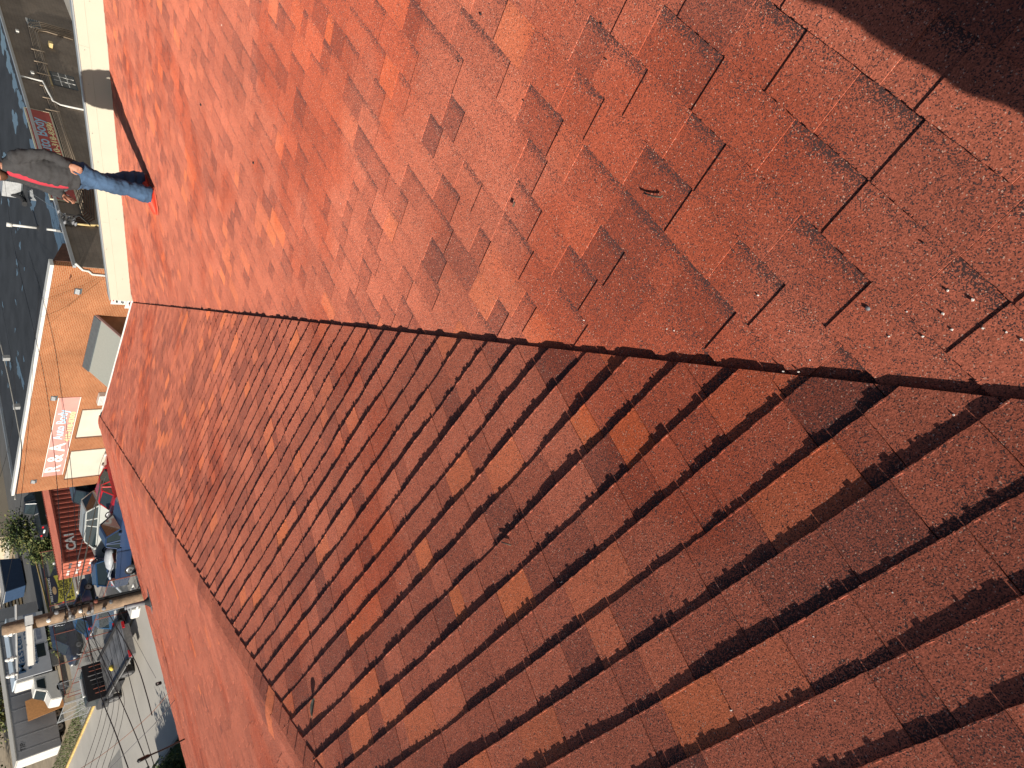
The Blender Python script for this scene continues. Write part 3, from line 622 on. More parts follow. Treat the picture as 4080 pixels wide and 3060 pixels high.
for i in range(34):
    ox, oy = pq.uniform(5, 190), pq.uniform(760, 1680)
    if ox > 210 - (oy - 1062) * 0.178 - 12: continue
    c = onroof(ox, oy); puddle(c, 0.10 + 0.28 * pq.random(), 0.08 + 0.16 * pq.random(), 0.1, 40 + i)
for (ox, oy, rx, ry) in ((130, 800, 0.8, 0.5), (75, 1470, 0.9, 0.35), (90, 1520, 0.6, 0.25), (20, 640, 1.0, 0.4), (60, 480, 1.0, 0.5)):
    puddle(onroof(ox, oy), rx, ry, 0.2, int(ox))

# ------------------------------------------------------------------ people
def remesh(mb, vox, name, m, parent, smooth=8, folds=0.0):
    o = mb.build(name + '_tmp', m); me0 = o.data
    md = o.modifiers.new('r', 'REMESH'); md.mode = 'VOXEL'; md.voxel_size = vox
    sm = o.modifiers.new('s', 'SMOOTH'); sm.factor = 0.5; sm.iterations = smooth
    bpy.context.view_layer.update()
    me = bpy.data.meshes.new_from_object(o.evaluated_get(bpy.context.evaluated_depsgraph_get()))
    bpy.data.objects.remove(o); bpy.data.meshes.remove(me0)
    if folds:
        nrm = [v.normal.copy() for v in me.vertices]
        for v, nn in zip(me.vertices, nrm):
            c = v.co; v.co = c + nn * folds * (mnoise.noise(Vector((c.x * 7, c.y * 7, c.z * 15))) + 0.6 * mnoise.noise(Vector((c.x * 16, c.y * 16, c.z * 34 + 5))))
    me.name = name; me.materials.clear(); me.materials.append(M[m] if isinstance(m, str) else m)
    for p in me.polygons: p.use_smooth = True
    ob = bpy.data.objects.new(name, me); col.objects.link(ob); ob.parent = parent; return ob
def limb(mb, pts, rad, flat=1.0):
    mb.tube([Vector(p) for p in pts], rad, 12)
skin = mat('skin', (0.42, 0.20, 0.13, 1), 0.55, 0, 0.08, 20); cloth = mat('charcoal_fleece', (0.046, 0.045, 0.047, 1), 0.95, 0, 0.15, 12, 0.3, 200)
denim = mat('blue_denim', (0.050, 0.092, 0.165, 1), 0.9, 0, 0.4, 5, 0.3, 300); shirt = mat('crimson_shirt', (0.42, 0.035, 0.055, 1), 0.9, 0, 0.1, 20)
shoe = mat('orange_red_shoe', (0.75, 0.075, 0.040, 1), 0.6, 0, 0.15, 15); sole = mat('shoe_sole', (0.50, 0.10, 0.06, 1), 0.8); hairm = mat('brown_hair', (0.10, 0.045, 0.022, 1), 0.8, 0, 0.3, 60)
jean_dark = mat('dark_trousers', (0.03, 0.03, 0.04, 1), 0.9)
def hand(mb, wr, d, side, curl=0.6):
    """palm with five fingers: wr wrist, d pointing direction, side = thumb direction"""
    d = Vector(d).normalized(); sd_ = Vector(side); sd_ = (sd_ - d * sd_.dot(d)).normalized(); n_ = d.cross(sd_)
    wr = Vector(wr)
    mb.loft([(wr, sd_ * 0.026, n_ * 0.018), (wr + d * 0.04, sd_ * 0.040, n_ * 0.016), (wr + d * 0.085, sd_ * 0.041, n_ * 0.013)])
    for k, (o_, L) in enumerate(((0.031, 0.070), (0.010, 0.078), (-0.011, 0.073), (-0.031, 0.056))):
        b0 = wr + d * 0.078 + sd_ * o_
        p1 = b0 + (d + n_ * 0.25 * curl) * L * 0.45; p2 = p1 + (d * (1 - 0.5 * curl) + n_ * curl) * L * 0.33; p3 = p2 + (d * (0.6 - 0.6 * curl) + n_ * (0.6 + curl)).normalized() * L * 0.27
        mb.tube([b0, p1, p2, p3], [0.0098, 0.0092, 0.0085, 0.0072], 8)
    t0 = wr + d * 0.025 + sd_ * 0.030
    mb.tube([t0, t0 + (d * 0.6 + sd_ * 0.8).normalized() * 0.038, t0 + d * 0.062 + sd_ * 0.034 + n_ * 0.01, t0 + d * 0.082 + sd_ * 0.030 + n_ * 0.018], [0.014, 0.0125, 0.010, 0.008], 8)
def person(name, lab, base, F, zfeet, lf, rf_, lh, rh, le, re, m_j, m_p, headtilt=0.1, fdirL=None, fdirR=None, hip=0.93, lean=0.0):
    """all offsets are (forward, left, up) from base; zfeet = roof height at a plan point"""
    F = Vector((F[0], F[1], 0)).normalized(); Lf = Vector((-F.y, F.x, 0)); Z = Vector((0, 0, 1))
    root = empty(name, base); tag(root, lab, 'person')
    W = lambda f, l, u: F * f + Lf * l + Z * u
    b0 = Vector(base)
    def foot(o): q = b0 + W(o[0], o[1], 0); return W(o[0], o[1], 0) + Z * (zfeet(q) - b0.z)
    fl, fr = foot(lf), foot(rf_)
    hipc = W(0.0, 0, hip); chest = W(0.01 + lean, 0, 1.33); neck = W(0.03 + lean, 0, 1.52)
    body = MB(); jac = MB(); pan = MB(); shr = MB()
    legs = []
    for s_, ft in ((1, fl), (-1, fr)):
        hp = hipc + Lf * 0.095 * s_ - Z * 0.02; an = ft + Z * 0.09; kn = (hp + an) / 2 + F * 0.035 + Z * 0.01
        legs.append((hp, kn, an))
        body.tube([hp, (hp + kn) / 2, kn, (kn + an) / 2 + F * -0.02, an], [0.078, 0.068, 0.05, 0.05, 0.034], 12)
        pan.tube([hp + Z * 0.06, hp - Z * 0.1, (hp + kn) / 2, kn, (kn + an) / 2 - F * 0.012, an + Z * 0.06, an - Z * 0.03], [0.116, 0.124, 0.112, 0.098, 0.096, 0.104, 0.108], 14)
    pan.loft([(hipc - Z * 0.07, Lf * 0.15, F * 0.12), (hipc + Z * 0.02, Lf * 0.178, F * 0.135), (hipc + Z * 0.12, Lf * 0.165, F * 0.12)])
    body.loft([(hipc - Z * 0.08, Lf * 0.13, F * 0.09), (hipc, Lf * 0.15, F * 0.105), (hipc + Z * 0.2, Lf * 0.135, F * 0.10), (chest, Lf * 0.16, F * 0.11), (neck - Z * 0.06, Lf * 0.12, F * 0.07), (neck, Lf * 0.06, F * 0.058)])
    tors = [(-0.10, 0.0, 0.200, 0.168), (0.0, 0.0, 0.212, 0.185), (0.12, 0.01, 0.210, 0.190), (0.28, 0.01, 0.208, 0.178), (0.42, 0.005, 0.205, 0.148), (0.53, 0.0, 0.19, 0.125), (0.59, 0.01, 0.13, 0.095), (0.635, 0.025, 0.075, 0.078)]
    jac.loft([(hipc + Z * z + F * (f + lean * max(0, z) / 0.5), Lf * a, F * b) for z, f, a, b in tors], 20)
    shr.loft([(hipc + Z * z + F * (f + 0.045 + lean * max(0, z) / 0.5), Lf * a * 0.36, F * (b * 0.80)) for z, f, a, b in tors[1:-1]], 14)
    shr.loft([(neck - Z * 0.03, Lf * 0.07, F * 0.07), (neck + Z * 0.03, Lf * 0.066, F * 0.066)])
    for s_, hnd, el in ((1, lh, le), (-1, rh, re)):
        sh = W(0.0 + lean, 0.185 * s_, 1.46); e_ = W(*el); h_ = W(*hnd); wr = e_ + (h_ - e_) * 0.80
        body.tube([sh, (sh + e_) / 2, e_, (e_ + wr) / 2, wr + (wr - e_).normalized() * 0.01], [0.052, 0.045, 0.038, 0.036, 0.024], 12)
        jac.tube([sh - Lf * 0.03 * s_ + Z * 0.01, sh, (sh + e_) / 2, e_, (e_ + wr) / 2, wr], [0.075, 0.082, 0.073, 0.062, 0.056, 0.048], 14)
        hand(body, wr, h_ - wr, F * 0.8 - Lf * 0.5 * s_, 0.55)
    # head
    hd = neck + Z * 0.155 + F * (0.03 + headtilt * 0.25); up = (Z + F * headtilt).normalized(); fw = (F - up * F.dot(up)).normalized()
    body.tube([neck - Z * 0.05, neck + Z * 0.06 + F * 0.02], [0.062, 0.056], 12)
    prof = [(-0.118, 0.045, 0.030, 0.030), (-0.095, 0.035, 0.048, 0.055), (-0.05, 0.012, 0.064, 0.082), (0.0, 0.0, 0.072, 0.094), (0.05, -0.004, 0.075, 0.098), (0.09, -0.008, 0.066, 0.085), (0.115, -0.01, 0.042, 0.055), (0.124, -0.01, 0.012, 0.015)]
    body.loft([(hd + up * z + fw * f, Lf * a, fw * b) for z, f, a, b in prof], 16)
    body.tube([hd + fw * 0.088 + up * 0.03, hd + fw * 0.118 - up * 0.012, hd + fw * 0.10 - up * 0.022], [0.010, 0.015, 0.012], 8)
    for s_ in (1, -1): body.loft([(hd + Lf * 0.070 * s_ - fw * 0.005 + up * z, fw * a, Lf * 0.011) for z, a in ((-0.03, 0.008), (-0.01, 0.017), (0.015, 0.020), (0.032, 0.010))], 8)
    bd = remesh(body, 0.0065, 'body', skin, root, 3)
    for s_ in (1, -1):
        MB().loft([(hd + fw * (0.083 + dx) + Lf * 0.03 * s_ + up * 0.012, Lf * r_, up * r_ * 0.6) for dx, r_ in ((0, 0.013), (0.006, 0.012), (0.010, 0.004))], 8).build('eye', 'textwhite', root, smooth=True)
    MB().loft([(hd + fw * (0.092 + dx) - up * 0.052, Lf * r_, up * r_ * 0.3) for dx, r_ in ((0, 0.026), (0.006, 0.022), (0.009, 0.006))], 10).build('mouth', mat('lips', (0.45, 0.12, 0.11, 1), 0.5), root, smooth=True)
    hr = MB(); hr.loft([(hd + up * z - fw * f, Lf * a, fw * b) for z, f, a, b in ((-0.04, 0.05, 0.062, 0.05), (0.0, 0.035, 0.079, 0.070), (0.05, 0.02, 0.082, 0.092), (0.095, 0.012, 0.072, 0.092), (0.125, 0.01, 0.045, 0.06), (0.135, 0.01, 0.01, 0.012))], 16)
    remesh(hr, 0.008, 'hair', hairm, root, 3)
    br = MB(); br.loft([(hd + up * z + fw * f, Lf * a, fw * b) for z, f, a, b in ((-0.150, 0.055, 0.022, 0.022), (-0.125, 0.045, 0.045, 0.046), (-0.095, 0.036, 0.056, 0.064), (-0.070, 0.030, 0.060, 0.066))], 14)
    remesh(br, 0.007, 'beard', hairm, root, 2)
    remesh(jac, 0.011, 'jacket', m_j, root, 4, 0.014); remesh(pan, 0.010, 'jeans', m_p, root, 3, 0.016); remesh(shr, 0.010, 'shirt', shirt, root, 4)
    jb = MB().tube([neck + Z * 0.01, neck + Z * 0.045], [0.09, 0.082], 16, cap=False).build('collar', m_j, root, smooth=True)
    for s_, ft, fd in ((1, fl, fdirL), (-1, fr, fdirR)):
        d = Vector((fd[0], fd[1], 0)).normalized() if fd else F; d.z = (zfeet(b0 + ft + d) - zfeet(b0 + ft)); d.normalize(); sdv = Z.cross(d).normalized(); nn = d.cross(sdv)
        sm = MB(); sm.loft([(ft + d * x * 1.15 + nn * (h_ * 0.6 + 0.012), sdv * w_ * 1.2, nn * (h_ * 0.6)) for x, w_, h_ in ((-0.085, 0.028, 0.06), (-0.06, 0.037, 0.085), (0.0, 0.040, 0.105), (0.06, 0.043, 0.085), (0.12, 0.048, 0.066), (0.175, 0.042, 0.052), (0.205, 0.022, 0.036))], 14)
        sm.tube([ft + nn * 0.06, ft + nn * 0.115], [0.045, 0.042], 12)
        so = remesh(sm, 0.006, 'shoe', shoe, root, 3)
        MB().loft([(ft + d * x * 1.15 + nn * 0.011, sdv * w_ * 1.2, nn * 0.013) for x, w_ in ((-0.09, 0.030), (-0.05, 0.042), (0.05, 0.046), (0.13, 0.050), (0.19, 0.040), (0.212, 0.018))], 14).build('sole', sole, so)
        for i in range(4): MB().tube([ft + d * (0.03 + 0.022 * i) + nn * (0.112 - 0.012 * i) + sdv * 0.022, ft + d * (0.035 + 0.022 * i) + nn * (0.113 - 0.012 * i) - sdv * 0.022], 0.0045, 6).build('lace', 'black', so)
    return root
zp1 = lambda q: P1z(q[1]) + 0.008
mb_ = Vector((7.42, 4.90, 0)); mb_.z = zp1(mb_)
person('person', 'man in charcoal fleece jacket, blue jeans and orange shoes standing on the roof', mb_, (-0.90, 0.43), zp1,
       (0.17, 0.12), (-0.17, -0.13), (0.06, 0.27, 0.90), (0.26, -0.12, 0.90), (-0.05, 0.29, 1.19), (0.03, -0.28, 1.19), cloth, denim, 0.35, (-0.54, 0.84), (-1, 0.05))
pb = Vector((-0.86, -0.975, 0)); pb.z = zp1(pb)
person('person', 'person taking the photograph, seen only as the shadow at the lower roof corner', pb, (1, 1), zp1,
       (0.02, 0.13), (0.0, -0.13), (0.30, 0.20, 1.30), (0.30, -0.05, 1.36), (0.12, 0.30, 1.12), (0.12, -0.26, 1.12), cloth, jean_dark, 0.2)

# ------------------------------------------------------------------ vehicles
def paint(name, c, rough=0.28): return mat('paint_' + name, c, rough, 0.1, 0.10, 1.5, coat=0.5)
def wheel(par, x, y, r, w, side):
    t_ = MB().tube([(x, y - w / 2, r), (x, y - w / 2 + 0.03, r), (x, y + w / 2 - 0.03, r), (x, y + w / 2, r)], [r * 0.88, r, r, r * 0.88], 18)
    t_ = t_.build('wheel', 'rubber', par, smooth=False); yo = y + side * (w / 2 + 0.002)
    MB().tube([(x, yo, r), (x, yo + side * 0.02, r)], [r * 0.62, r * 0.50], 14).build('rim', 'steel', t_)
    MB().tube([(x, yo + side * 0.021, r), (x, yo + side * 0.035, r)], r * 0.16, 8).build('hub', 'black', t_)
def car(name, lab, loc, rz, L, W, H, m, prof, cab, rack=False, group=None, cat='car', bedjunk=False, wr=0.33):
    """local +x forward. prof: lower body outline (x frac, z m); cab: greenhouse (x0 rear low, x1 rear top, x2 front top, x3 front low, z low, z top)"""
    o = empty(name, loc, rz); tag(o, lab, cat, group)
    pr = [(L * (fx - 0.5), z) for fx, z in prof]
    b = MB(); n = len(pr); rows = []
    for (yy, k) in ((-W / 2, 0.985), (-W / 2 + 0.10, 1.0), (W / 2 - 0.10, 1.0), (W / 2, 0.985)):
        rows.append([(x * k, yy if True else 0, z if k == 1.0 else z - 0.03 * (z > 0.6)) for x, z in pr])
    vs = [p for r_ in rows for p in r_]; fs = [tuple(range(n))[::-1], tuple(range(3 * n, 4 * n))]
    for r_ in range(3): fs += [(r_ * n + i, r_ * n + (i + 1) % n, (r_ + 1) * n + (i + 1) % n, (r_ + 1) * n + i) for i in range(n)]
    body = b.add(vs, fs).build('body', m, o, bevel=0.025)
    x0, x1, x2, x3 = [L * (f - 0.5) for f in cab[:4]]; z0, z1 = cab[4], cab[5]; wi = W / 2 - 0.05; wt = W / 2 - 0.20
    # greenhouse: glass core, roof and pillars
    gl = MB().add([(x0, -wi, z0), (x3, -wi, z0), (x2, -wt, z1), (x1, -wt, z1), (x0, wi, z0), (x3, wi, z0), (x2, wt, z1), (x1, wt, z1)], [(0, 1, 2, 3), (4, 7, 6, 5), (0, 3, 7, 4), (1, 5, 6, 2), (3, 2, 6, 7), (0, 4, 5, 1)]).build('glass', 'glass', o)
    MB().add([(x1 - 0.03, -wt - 0.03, z1), (x2 + 0.05, -wt - 0.03, z1), (x2 + 0.05, wt + 0.03, z1), (x1 - 0.03, wt + 0.03, z1), (x1 + 0.04, -wt + 0.06, z1 + 0.06), (x2 - 0.08, -wt + 0.06, z1 + 0.06), (x2 - 0.08, wt - 0.06, z1 + 0.06), (x1 + 0.04, wt - 0.06, z1 + 0.06)],
             [(0, 3, 2, 1), (4, 5, 6, 7), (0, 1, 5, 4), (1, 2, 6, 5), (2, 3, 7, 6), (3, 0, 4, 7)]).build('roof', m, o)
    for s_ in (-1, 1):
        for (xa, xb) in ((x0, x1), (x3, x2), ((x0 + x3) / 2 - 0.1, (x1 + x2) / 2 - 0.1), (x0 * 0.72 + x3 * 0.28, x1 * 0.72 + x2 * 0.28)):
            MB().tube([(xa, s_ * (wi + 0.005), z0 - 0.02), (xb, s_ * (wt + 0.005), z1 + 0.01)], 0.045, 6).build('pillar', m, o)
        for (xa, za) in ((L * 0.5 - 0.04, 0.72), (-L * 0.5 + 0.04, 0.82)):
            f_ = xa > 0
            MB().box(xa - 0.06, xa + 0.06, s_ * W * 0.36 - 0.15, s_ * W * 0.36 + 0.15, za - 0.07, za + 0.09).build('headlight' if f_ else 'tail_light', 'clearlamp' if f_ else 'redlamp', o, bevel=0.02)
        MB().box(x3 - 0.35, x3 - 0.17, s_ * (W / 2 + 0.10) - 0.09, s_ * (W / 2 + 0.10) + 0.06, z0 + 0.02, z0 + 0.16).build('mirror', m, o, bevel=0.02)
        for xx in (0.30, -0.30): wheel(o, xx * L, s_ * (W / 2 - 0.10), wr, 0.21, s_)
    for xa in (L / 2, -L / 2): MB().box(xa - 0.09, xa + 0.05, -W / 2 + 0.08, W / 2 - 0.08, 0.36, 0.54).build('bumper', 'black', o, bevel=0.02)
    MB().box(-L / 2 - 0.03, -L / 2 + 0.01, -0.26, 0.26, 0.62, 0.74).build('number_plate', 'textwhite', o)
    if rack:
        for s_ in (-1, 1): MB().tube([(x1 + 0.1, s_ * (wt - 0.06), z1 + 0.05), (x1 + 0.2, s_ * (wt - 0.06), z1 + 0.14), (x2 - 0.3, s_ * (wt - 0.06), z1 + 0.14), (x2 - 0.2, s_ * (wt - 0.06), z1 + 0.05)], 0.02, 6).build('roof_rail', 'black', o)
    return o
SEDAN = [(0, 0.42), (0.0, 0.86), (0.05, 0.93), (0.2, 0.95), (0.70, 0.93), (0.95, 0.76), (1.0, 0.62), (1.0, 0.36), (0.9, 0.28), (0.1, 0.28)]
SUV = [(0, 0.46), (0.0, 0.98), (0.03, 1.04), (0.70, 1.03), (0.95, 0.92), (1.0, 0.78), (1.0, 0.42), (0.9, 0.34), (0.1, 0.34)]
W_ = lambda z: math.pi        # facing -x
van_p = gp(412, 2262)
car('station_wagon', 'pale white station wagon with roof rails parked in front of the red container', (24.9, 44.7, 0), 2.0, 4.7, 1.85, 1.7, paint('silver_white', (0.46, 0.48, 0.46, 1)), SUV, (0.02, 0.12, 0.62, 0.78, 1.0, 1.62), True)
car('dark_suv', 'black suv with red tail light between brick shop and container', (29.2, 44.6, 0), 0, 4.6, 1.85, 1.8, paint('black', (0.018, 0.02, 0.028, 1)), SUV, (0.03, 0.12, 0.6, 0.77, 1.0, 1.7))
car('red_car', 'bright red car half hidden behind the roof eave', (25.1, 39.9, 0), 0.0, 3.7, 1.75, 1.4, paint('red', (0.42, 0.012, 0.018, 1)), SEDAN, (0.12, 0.26, 0.55, 0.75, 0.92, 1.38))
# blue pickup with a loaded bed, nearest the eave
pk = car('pickup_truck', 'dark blue pickup truck with junk piled in its bed', (21.25, 40.5, 0), -1.04, 5.4, 1.95, 1.8, paint('blue', (0.022, 0.045, 0.11, 1)), [(0, 0.5), (0.0, 0.95), (0.52, 0.95), (0.53, 1.05), (0.75, 1.04), (0.96, 0.95), (1.0, 0.8), (1.0, 0.45), (0.9, 0.36), (0.1, 0.36)], (0.50, 0.54, 0.66, 0.76, 1.02, 1.72), cat='pickup truck', wr=0.37)
MB().box(-2.6, 0.0, -0.78, 0.78, 0.951, 0.96).build('bed_floor', 'black', pk)
for s_ in (-1, 1): MB().box(-2.68, 0.05, s_ * 0.92 - 0.05, s_ * 0.92 + 0.05, 0.952, 1.18).build('bed_side', paint('blue', None), pk)
MB().box(-2.7, -2.62, -0.86, 0.86, 0.952, 1.16).build('tailgate', paint('blue', None), pk)
og = empty('outboard_cowling', (20.5, 41.7, 0.97), -1.04); tag(og, 'grey cowling lying on the blue pickup bed', 'cowling')
MB().loft([((-0.55, 0, 0.25), (0, 0.10, 0), (0, 0, 0.08)), ((-0.3, 0, 0.30), (0, 0.34, 0), (0, 0, 0.22)), ((0.2, 0.05, 0.34), (0, 0.40, 0), (0, 0, 0.28)), ((0.7, 0.1, 0.32), (0, 0.36, 0), (0, 0, 0.24)), ((0.95, 0.1, 0.28), (0, 0.2, 0), (0, 0, 0.12))], 16).build('shell', mat('grey_shell', (0.36, 0.38, 0.41, 1), 0.5), og, smooth=True)
MB().tube([(-0.5, 0, 0.25), (-0.9, -0.1, 0.35), (-1.4, -0.15, 0.15), (-2.1, -0.3, -0.3)], [0.09, 0.08, 0.07, 0.06], 8).build('hose', mat('pale_hose', (0.42, 0.47, 0.54, 1), 0.5), og, smooth=True)
for i, (dx, dy, m_) in enumerate(((0.95, -0.55, 'rust'), (1.1, 0.2, 'timber'), (0.2, 0.62, 'timber'), (-0.6, -0.55, 'rust'), (1.0, 0.6, 'white'))):
    jb_ = empty('scrap_panel', (20.6 + 0.5 * (dx - 0.6) + 0.86 * dy * 0.8, 41.5 - 0.86 * (dx - 0.6) + 0.5 * dy * 0.8, 0.97), 0.4 * i); tag(jb_, ['rusty scrap panel behind the grey cowling', 'brown board standing at the front of the pickup bed', 'brown board along the side of the pickup bed', 'rusty scrap panel near the pickup tailgate', 'small white scrap panel in the pickup bed'][i], 'scrap')
    MB().box(-0.3, 0.3, -0.04, 0.04, 0.0, 0.28).build('panel', m_, jb_); MB().box(-0.3, 0.3, -0.06, -0.041, 0.22, 0.28).build('lip', m_, jb_)
# cars behind the fence
car('blue_sedan', 'dark blue car parked behind the yellow collision banner', (28.6, 59.6, 0), 0.05, 4.5, 1.8, 1.45, paint('navy', (0.02, 0.03, 0.06, 1)), SEDAN, (0.12, 0.26, 0.55, 0.75, 0.92, 1.40))
car('blue_car', 'mid blue car parked behind the utility pole', (21.9, 45.6, 0), 1.02, 4.5, 1.8, 1.45, paint('midblue', (0.02, 0.06, 0.14, 1)), SEDAN, (0.12, 0.26, 0.55, 0.75, 0.92, 1.40))
car('blue_hatchback', 'blue hatchback with red tail lights ahead of the rollback truck', (19.8, 47.4, 0), 1.02, 4.0, 1.75, 1.5, paint('sky', (0.035, 0.10, 0.20, 1)), SUV, (0.04, 0.16, 0.56, 0.76, 0.96, 1.48))
car('compact_suv', 'dark navy suv parked nose out beside the white box truck', (24.1, 60.2, 0), math.pi, 4.6, 1.9, 1.75, paint('navy2', (0.012, 0.022, 0.055, 1)), SUV, (0.03, 0.12, 0.6, 0.77, 1.0, 1.7))
car('black_pickup', 'black pickup truck in the shade beyond the red container', (37.6, 62.2, 0), 0.05, 5.2, 1.9, 1.8, paint('black', None), [(0, 0.5), (0.0, 1.0), (0.52, 1.0), (0.53, 1.05), (0.75, 1.04), (0.96, 0.95), (1.0, 0.8), (1.0, 0.45), (0.9, 0.36), (0.1, 0.36)], (0.48, 0.52, 0.66, 0.76, 1.02, 1.75), cat='pickup truck')
car('teal_car', 'small blue car nosed up to the fence beside the white notice board', (22.9, 53.2, 0), 0.15, 4.2, 1.75, 1.45, paint('midblue', None), SEDAN, (0.12, 0.26, 0.55, 0.75, 0.92, 1.40))
# rollback tow truck at the kerb
tt = empty('tow_truck', (16.35, 49.5, 0), math.pi / 2); tag(tt, 'black rollback tow truck with scuffed grey deck parked at the kerb', 'tow truck')
deckm = mat('scuffed_deck', (0.20, 0.20, 0.205, 1), 0.5, 0.4, 0.5, 1.1)
MB().box(-4.6, 3.0, -0.45, 0.45, 0.62, 0.86).build('chassis', 'black', tt)
dz = lambda x: 1.16 + (x - 0.3) * 0.05
MB().prism([(-5.4, -1.28, dz(-5.4) - 0.12), (0.3, -1.28, dz(0.3) - 0.12), (0.3, -1.28, dz(0.3)), (-5.4, -1.28, dz(-5.4))], (0, 2.56, 0)).build('deck', deckm, tt)
for s_ in (-1, 1):
    MB().prism([(-5.4, s_ * 1.28 - 0.05, dz(-5.4)), (0.3, s_ * 1.28 - 0.05, dz(0.3)), (0.3, s_ * 1.28 - 0.05, dz(0.3) + 0.15), (-5.4, s_ * 1.28 - 0.05, dz(-5.4) + 0.15)], (0, 0.1, 0)).build('side_rail', 'black', tt)
    MB().box(-1.6, 0.4, s_ * 1.02 - 0.16, s_ * 1.02 + 0.16, 0.42, 0.90).build('tool_box', 'black', tt, bevel=0.02)
    wheel(tt, 2.0, s_ * 0.98, 0.48, 0.28, s_); wheel(tt, -2.4, s_ * 0.94, 0.48, 0.5, s_)
    MB().box(-5.48, -5.41, s_ * 0.95 - 0.2, s_ * 0.95 + 0.2, 0.72, 0.86).build('tail_light', 'redlamp', tt)
    MB().box(1.45, 2.6, s_ * 1.0 - 0.2, s_ * 1.0 + 0.2, 0.96, 1.10).build('fender', 'black', tt, bevel=0.04)
MB().box(0.40, 0.52, -1.2, 1.2, 1.10, 2.2).build('headboard', 'black', tt)
cabm = paint('black', None)
MB().prism([(0.7, -1.05, 0.6), (3.3, -1.05, 0.6), (3.3, -1.05, 1.30), (2.3, -1.05, 1.45), (1.85, -1.05, 2.15), (0.7, -1.05, 2.2)], (0, 2.1, 0)).build('cab', cabm, tt, bevel=0.05)
MB().prism([(2.27, -0.9, 1.51), (2.32, -0.9, 1.51), (1.90, -0.9, 2.09), (1.85, -0.9, 2.09)], (0, 1.8, 0)).build('windscreen', 'glass', tt)
for s_ in (-1, 1):
    MB().prism([(0.95, s_ * 1.056 - 0.005, 1.45), (2.1, s_ * 1.056 - 0.005, 1.45), (1.8, s_ * 1.056 - 0.005, 2.05), (0.95, s_ * 1.056 - 0.005, 2.05)], (0, 0.01, 0)).build('side_window', 'glass', tt)
    MB().box(3.28, 3.34, s_ * 0.8 - 0.18, s_ * 0.8 + 0.18, 0.9, 1.15).build('headlight', 'clearlamp', tt)
MB().box(0.95, 1.2, -0.6, 0.6, 2.205, 2.31).build('light_bar', 'clearlamp', tt, bevel=0.02)
MB().box(-5.3, -4.7, -1.0, 1.0, 0.42, 0.74).build('tail_frame', 'steel', tt)
for i in range(6):
    x_ = -5.2 + 0.95 * i; MB().prism([(x_, -1.2, dz(x_) + 0.001), (x_ + 0.05, -1.2, dz(x_ + 0.05) + 0.001), (x_ + 0.05, -1.2, dz(x_ + 0.05) + 0.008), (x_, -1.2, dz(x_) + 0.008)], (0, 2.4, 0)).build('deck_seam', 'black', tt)
for i in range(7): MB().tube([(0.36, -1.0 + 0.3 * i, 1.16), (0.36, -1.0 + 0.3 * i, 1.7 + 0.3 * rs.random())], 0.03, 6).build('strap_hook', rs.choice(('rust', 'black', 'steel')), tt)
yl = empty('sack', (16.0, 47.4, 1.07)); tag(yl, 'small yellow bag lying on the grey truck deck', 'bag'); MB().loft([((0, 0, 0.0), (0.18, 0, 0), (0, 0.14, 0)), ((0, 0, 0.1), (0.2, 0, 0), (0, 0.16, 0)), ((0.02, 0, 0.2), (0.07, 0, 0), (0, 0.06, 0))], 10).build('bag', mat('yellow_bag', (0.65, 0.5, 0.08, 1)), yl, smooth=True); MB().tube([(0.02, 0, 0.2), (0.04, 0.03, 0.27)], 0.02, 6).build('tie', 'black', yl)
wl = empty('wheel_lift', (17.2, 41.6, 0), 1.9); tag(wl, 'white wheel-lift frame behind the rollback truck', 'wheel lift')
MB().box(-0.6, 0.2, -0.7, 0.7, 0.5, 0.95).build('housing', 'white', wl, bevel=0.04); MB().tube([(-1.3, -0.65, 0.6), (-1.3, 0.65, 0.6), (-0.6, 0.68, 0.7)], 0.06, 8).build('hoop', 'white', wl); MB().tube([(-1.3, -0.65, 0.6), (-0.6, -0.68, 0.7)], 0.06, 8).build('hoop', 'white', wl)
MB().tube([(-0.9, -0.5, 0.62), (-0.9, 0.5, 0.62)], 0.16, 12).build('roller', 'coping', wl); MB().box(-0.4, -0.1, -0.3, 0.3, 0.951, 0.97).build('vent', 'black', wl)
# red shipping container
CX0, CX1, CY0, CY1, CH = 24.6, 36.8, 48.65, 51.05, 2.3
cn = empty('shipping_container', (CX0, CY0, 0)); tag(cn, 'rust red corrugated shipping container beside the brick shop', 'container')
LX, LY = CX1 - CX0, CY1 - CY0
def corrug(a, b, pitch, dep):
    pts = []; x = a
    while x < b - 1e-6:
        pts += [(x, 0), (x + pitch * 0.38, 0), (x + pitch * 0.5, dep), (x + pitch * 0.88, dep)]; x += pitch
    return [p for p in pts if p[0] <= b] + [(b, 0)]
pr = corrug(0.12, LX - 0.12, 0.40, 0.06)
mb = MB(); mb.add([(x, d + 0.03, 0.16) for x, d in pr] + [(x, d + 0.03, CH - 0.12) for x, d in pr], [(i, i + 1, len(pr) + i + 1, len(pr) + i) for i in range(len(pr) - 1)]); mb.build('side_panel', 'contred', cn)
mb = MB(); mb.add([(x, LY - 0.03 - d, 0.16) for x, d in pr] + [(x, LY - 0.03 - d, CH - 0.12) for x, d in pr], [(i, i + 1, len(pr) + i + 1, len(pr) + i) for i in range(len(pr) - 1)]); mb.build('side_panel', 'contred', cn)
pr2 = corrug(0.12, LX - 0.12, 0.2, 0.02)
mb = MB(); mb.add([(x, 0.06, CH - 0.03 - d) for x, d in pr2] + [(x, LY - 0.06, CH - 0.03 - d) for x, d in pr2], [(i, i + 1, len(pr2) + i + 1, len(pr2) + i) for i in range(len(pr2) - 1)]); mb.build('roof_panel', 'conttop', cn)
for yy in (0, LY - 0.08):
    for zz in (0.0, CH - 0.12): MB().box(0.12, LX - 0.12, yy, yy + 0.08, zz, zz + 0.12 + 0.04 * (zz == 0)).build('rail', 'contred', cn)
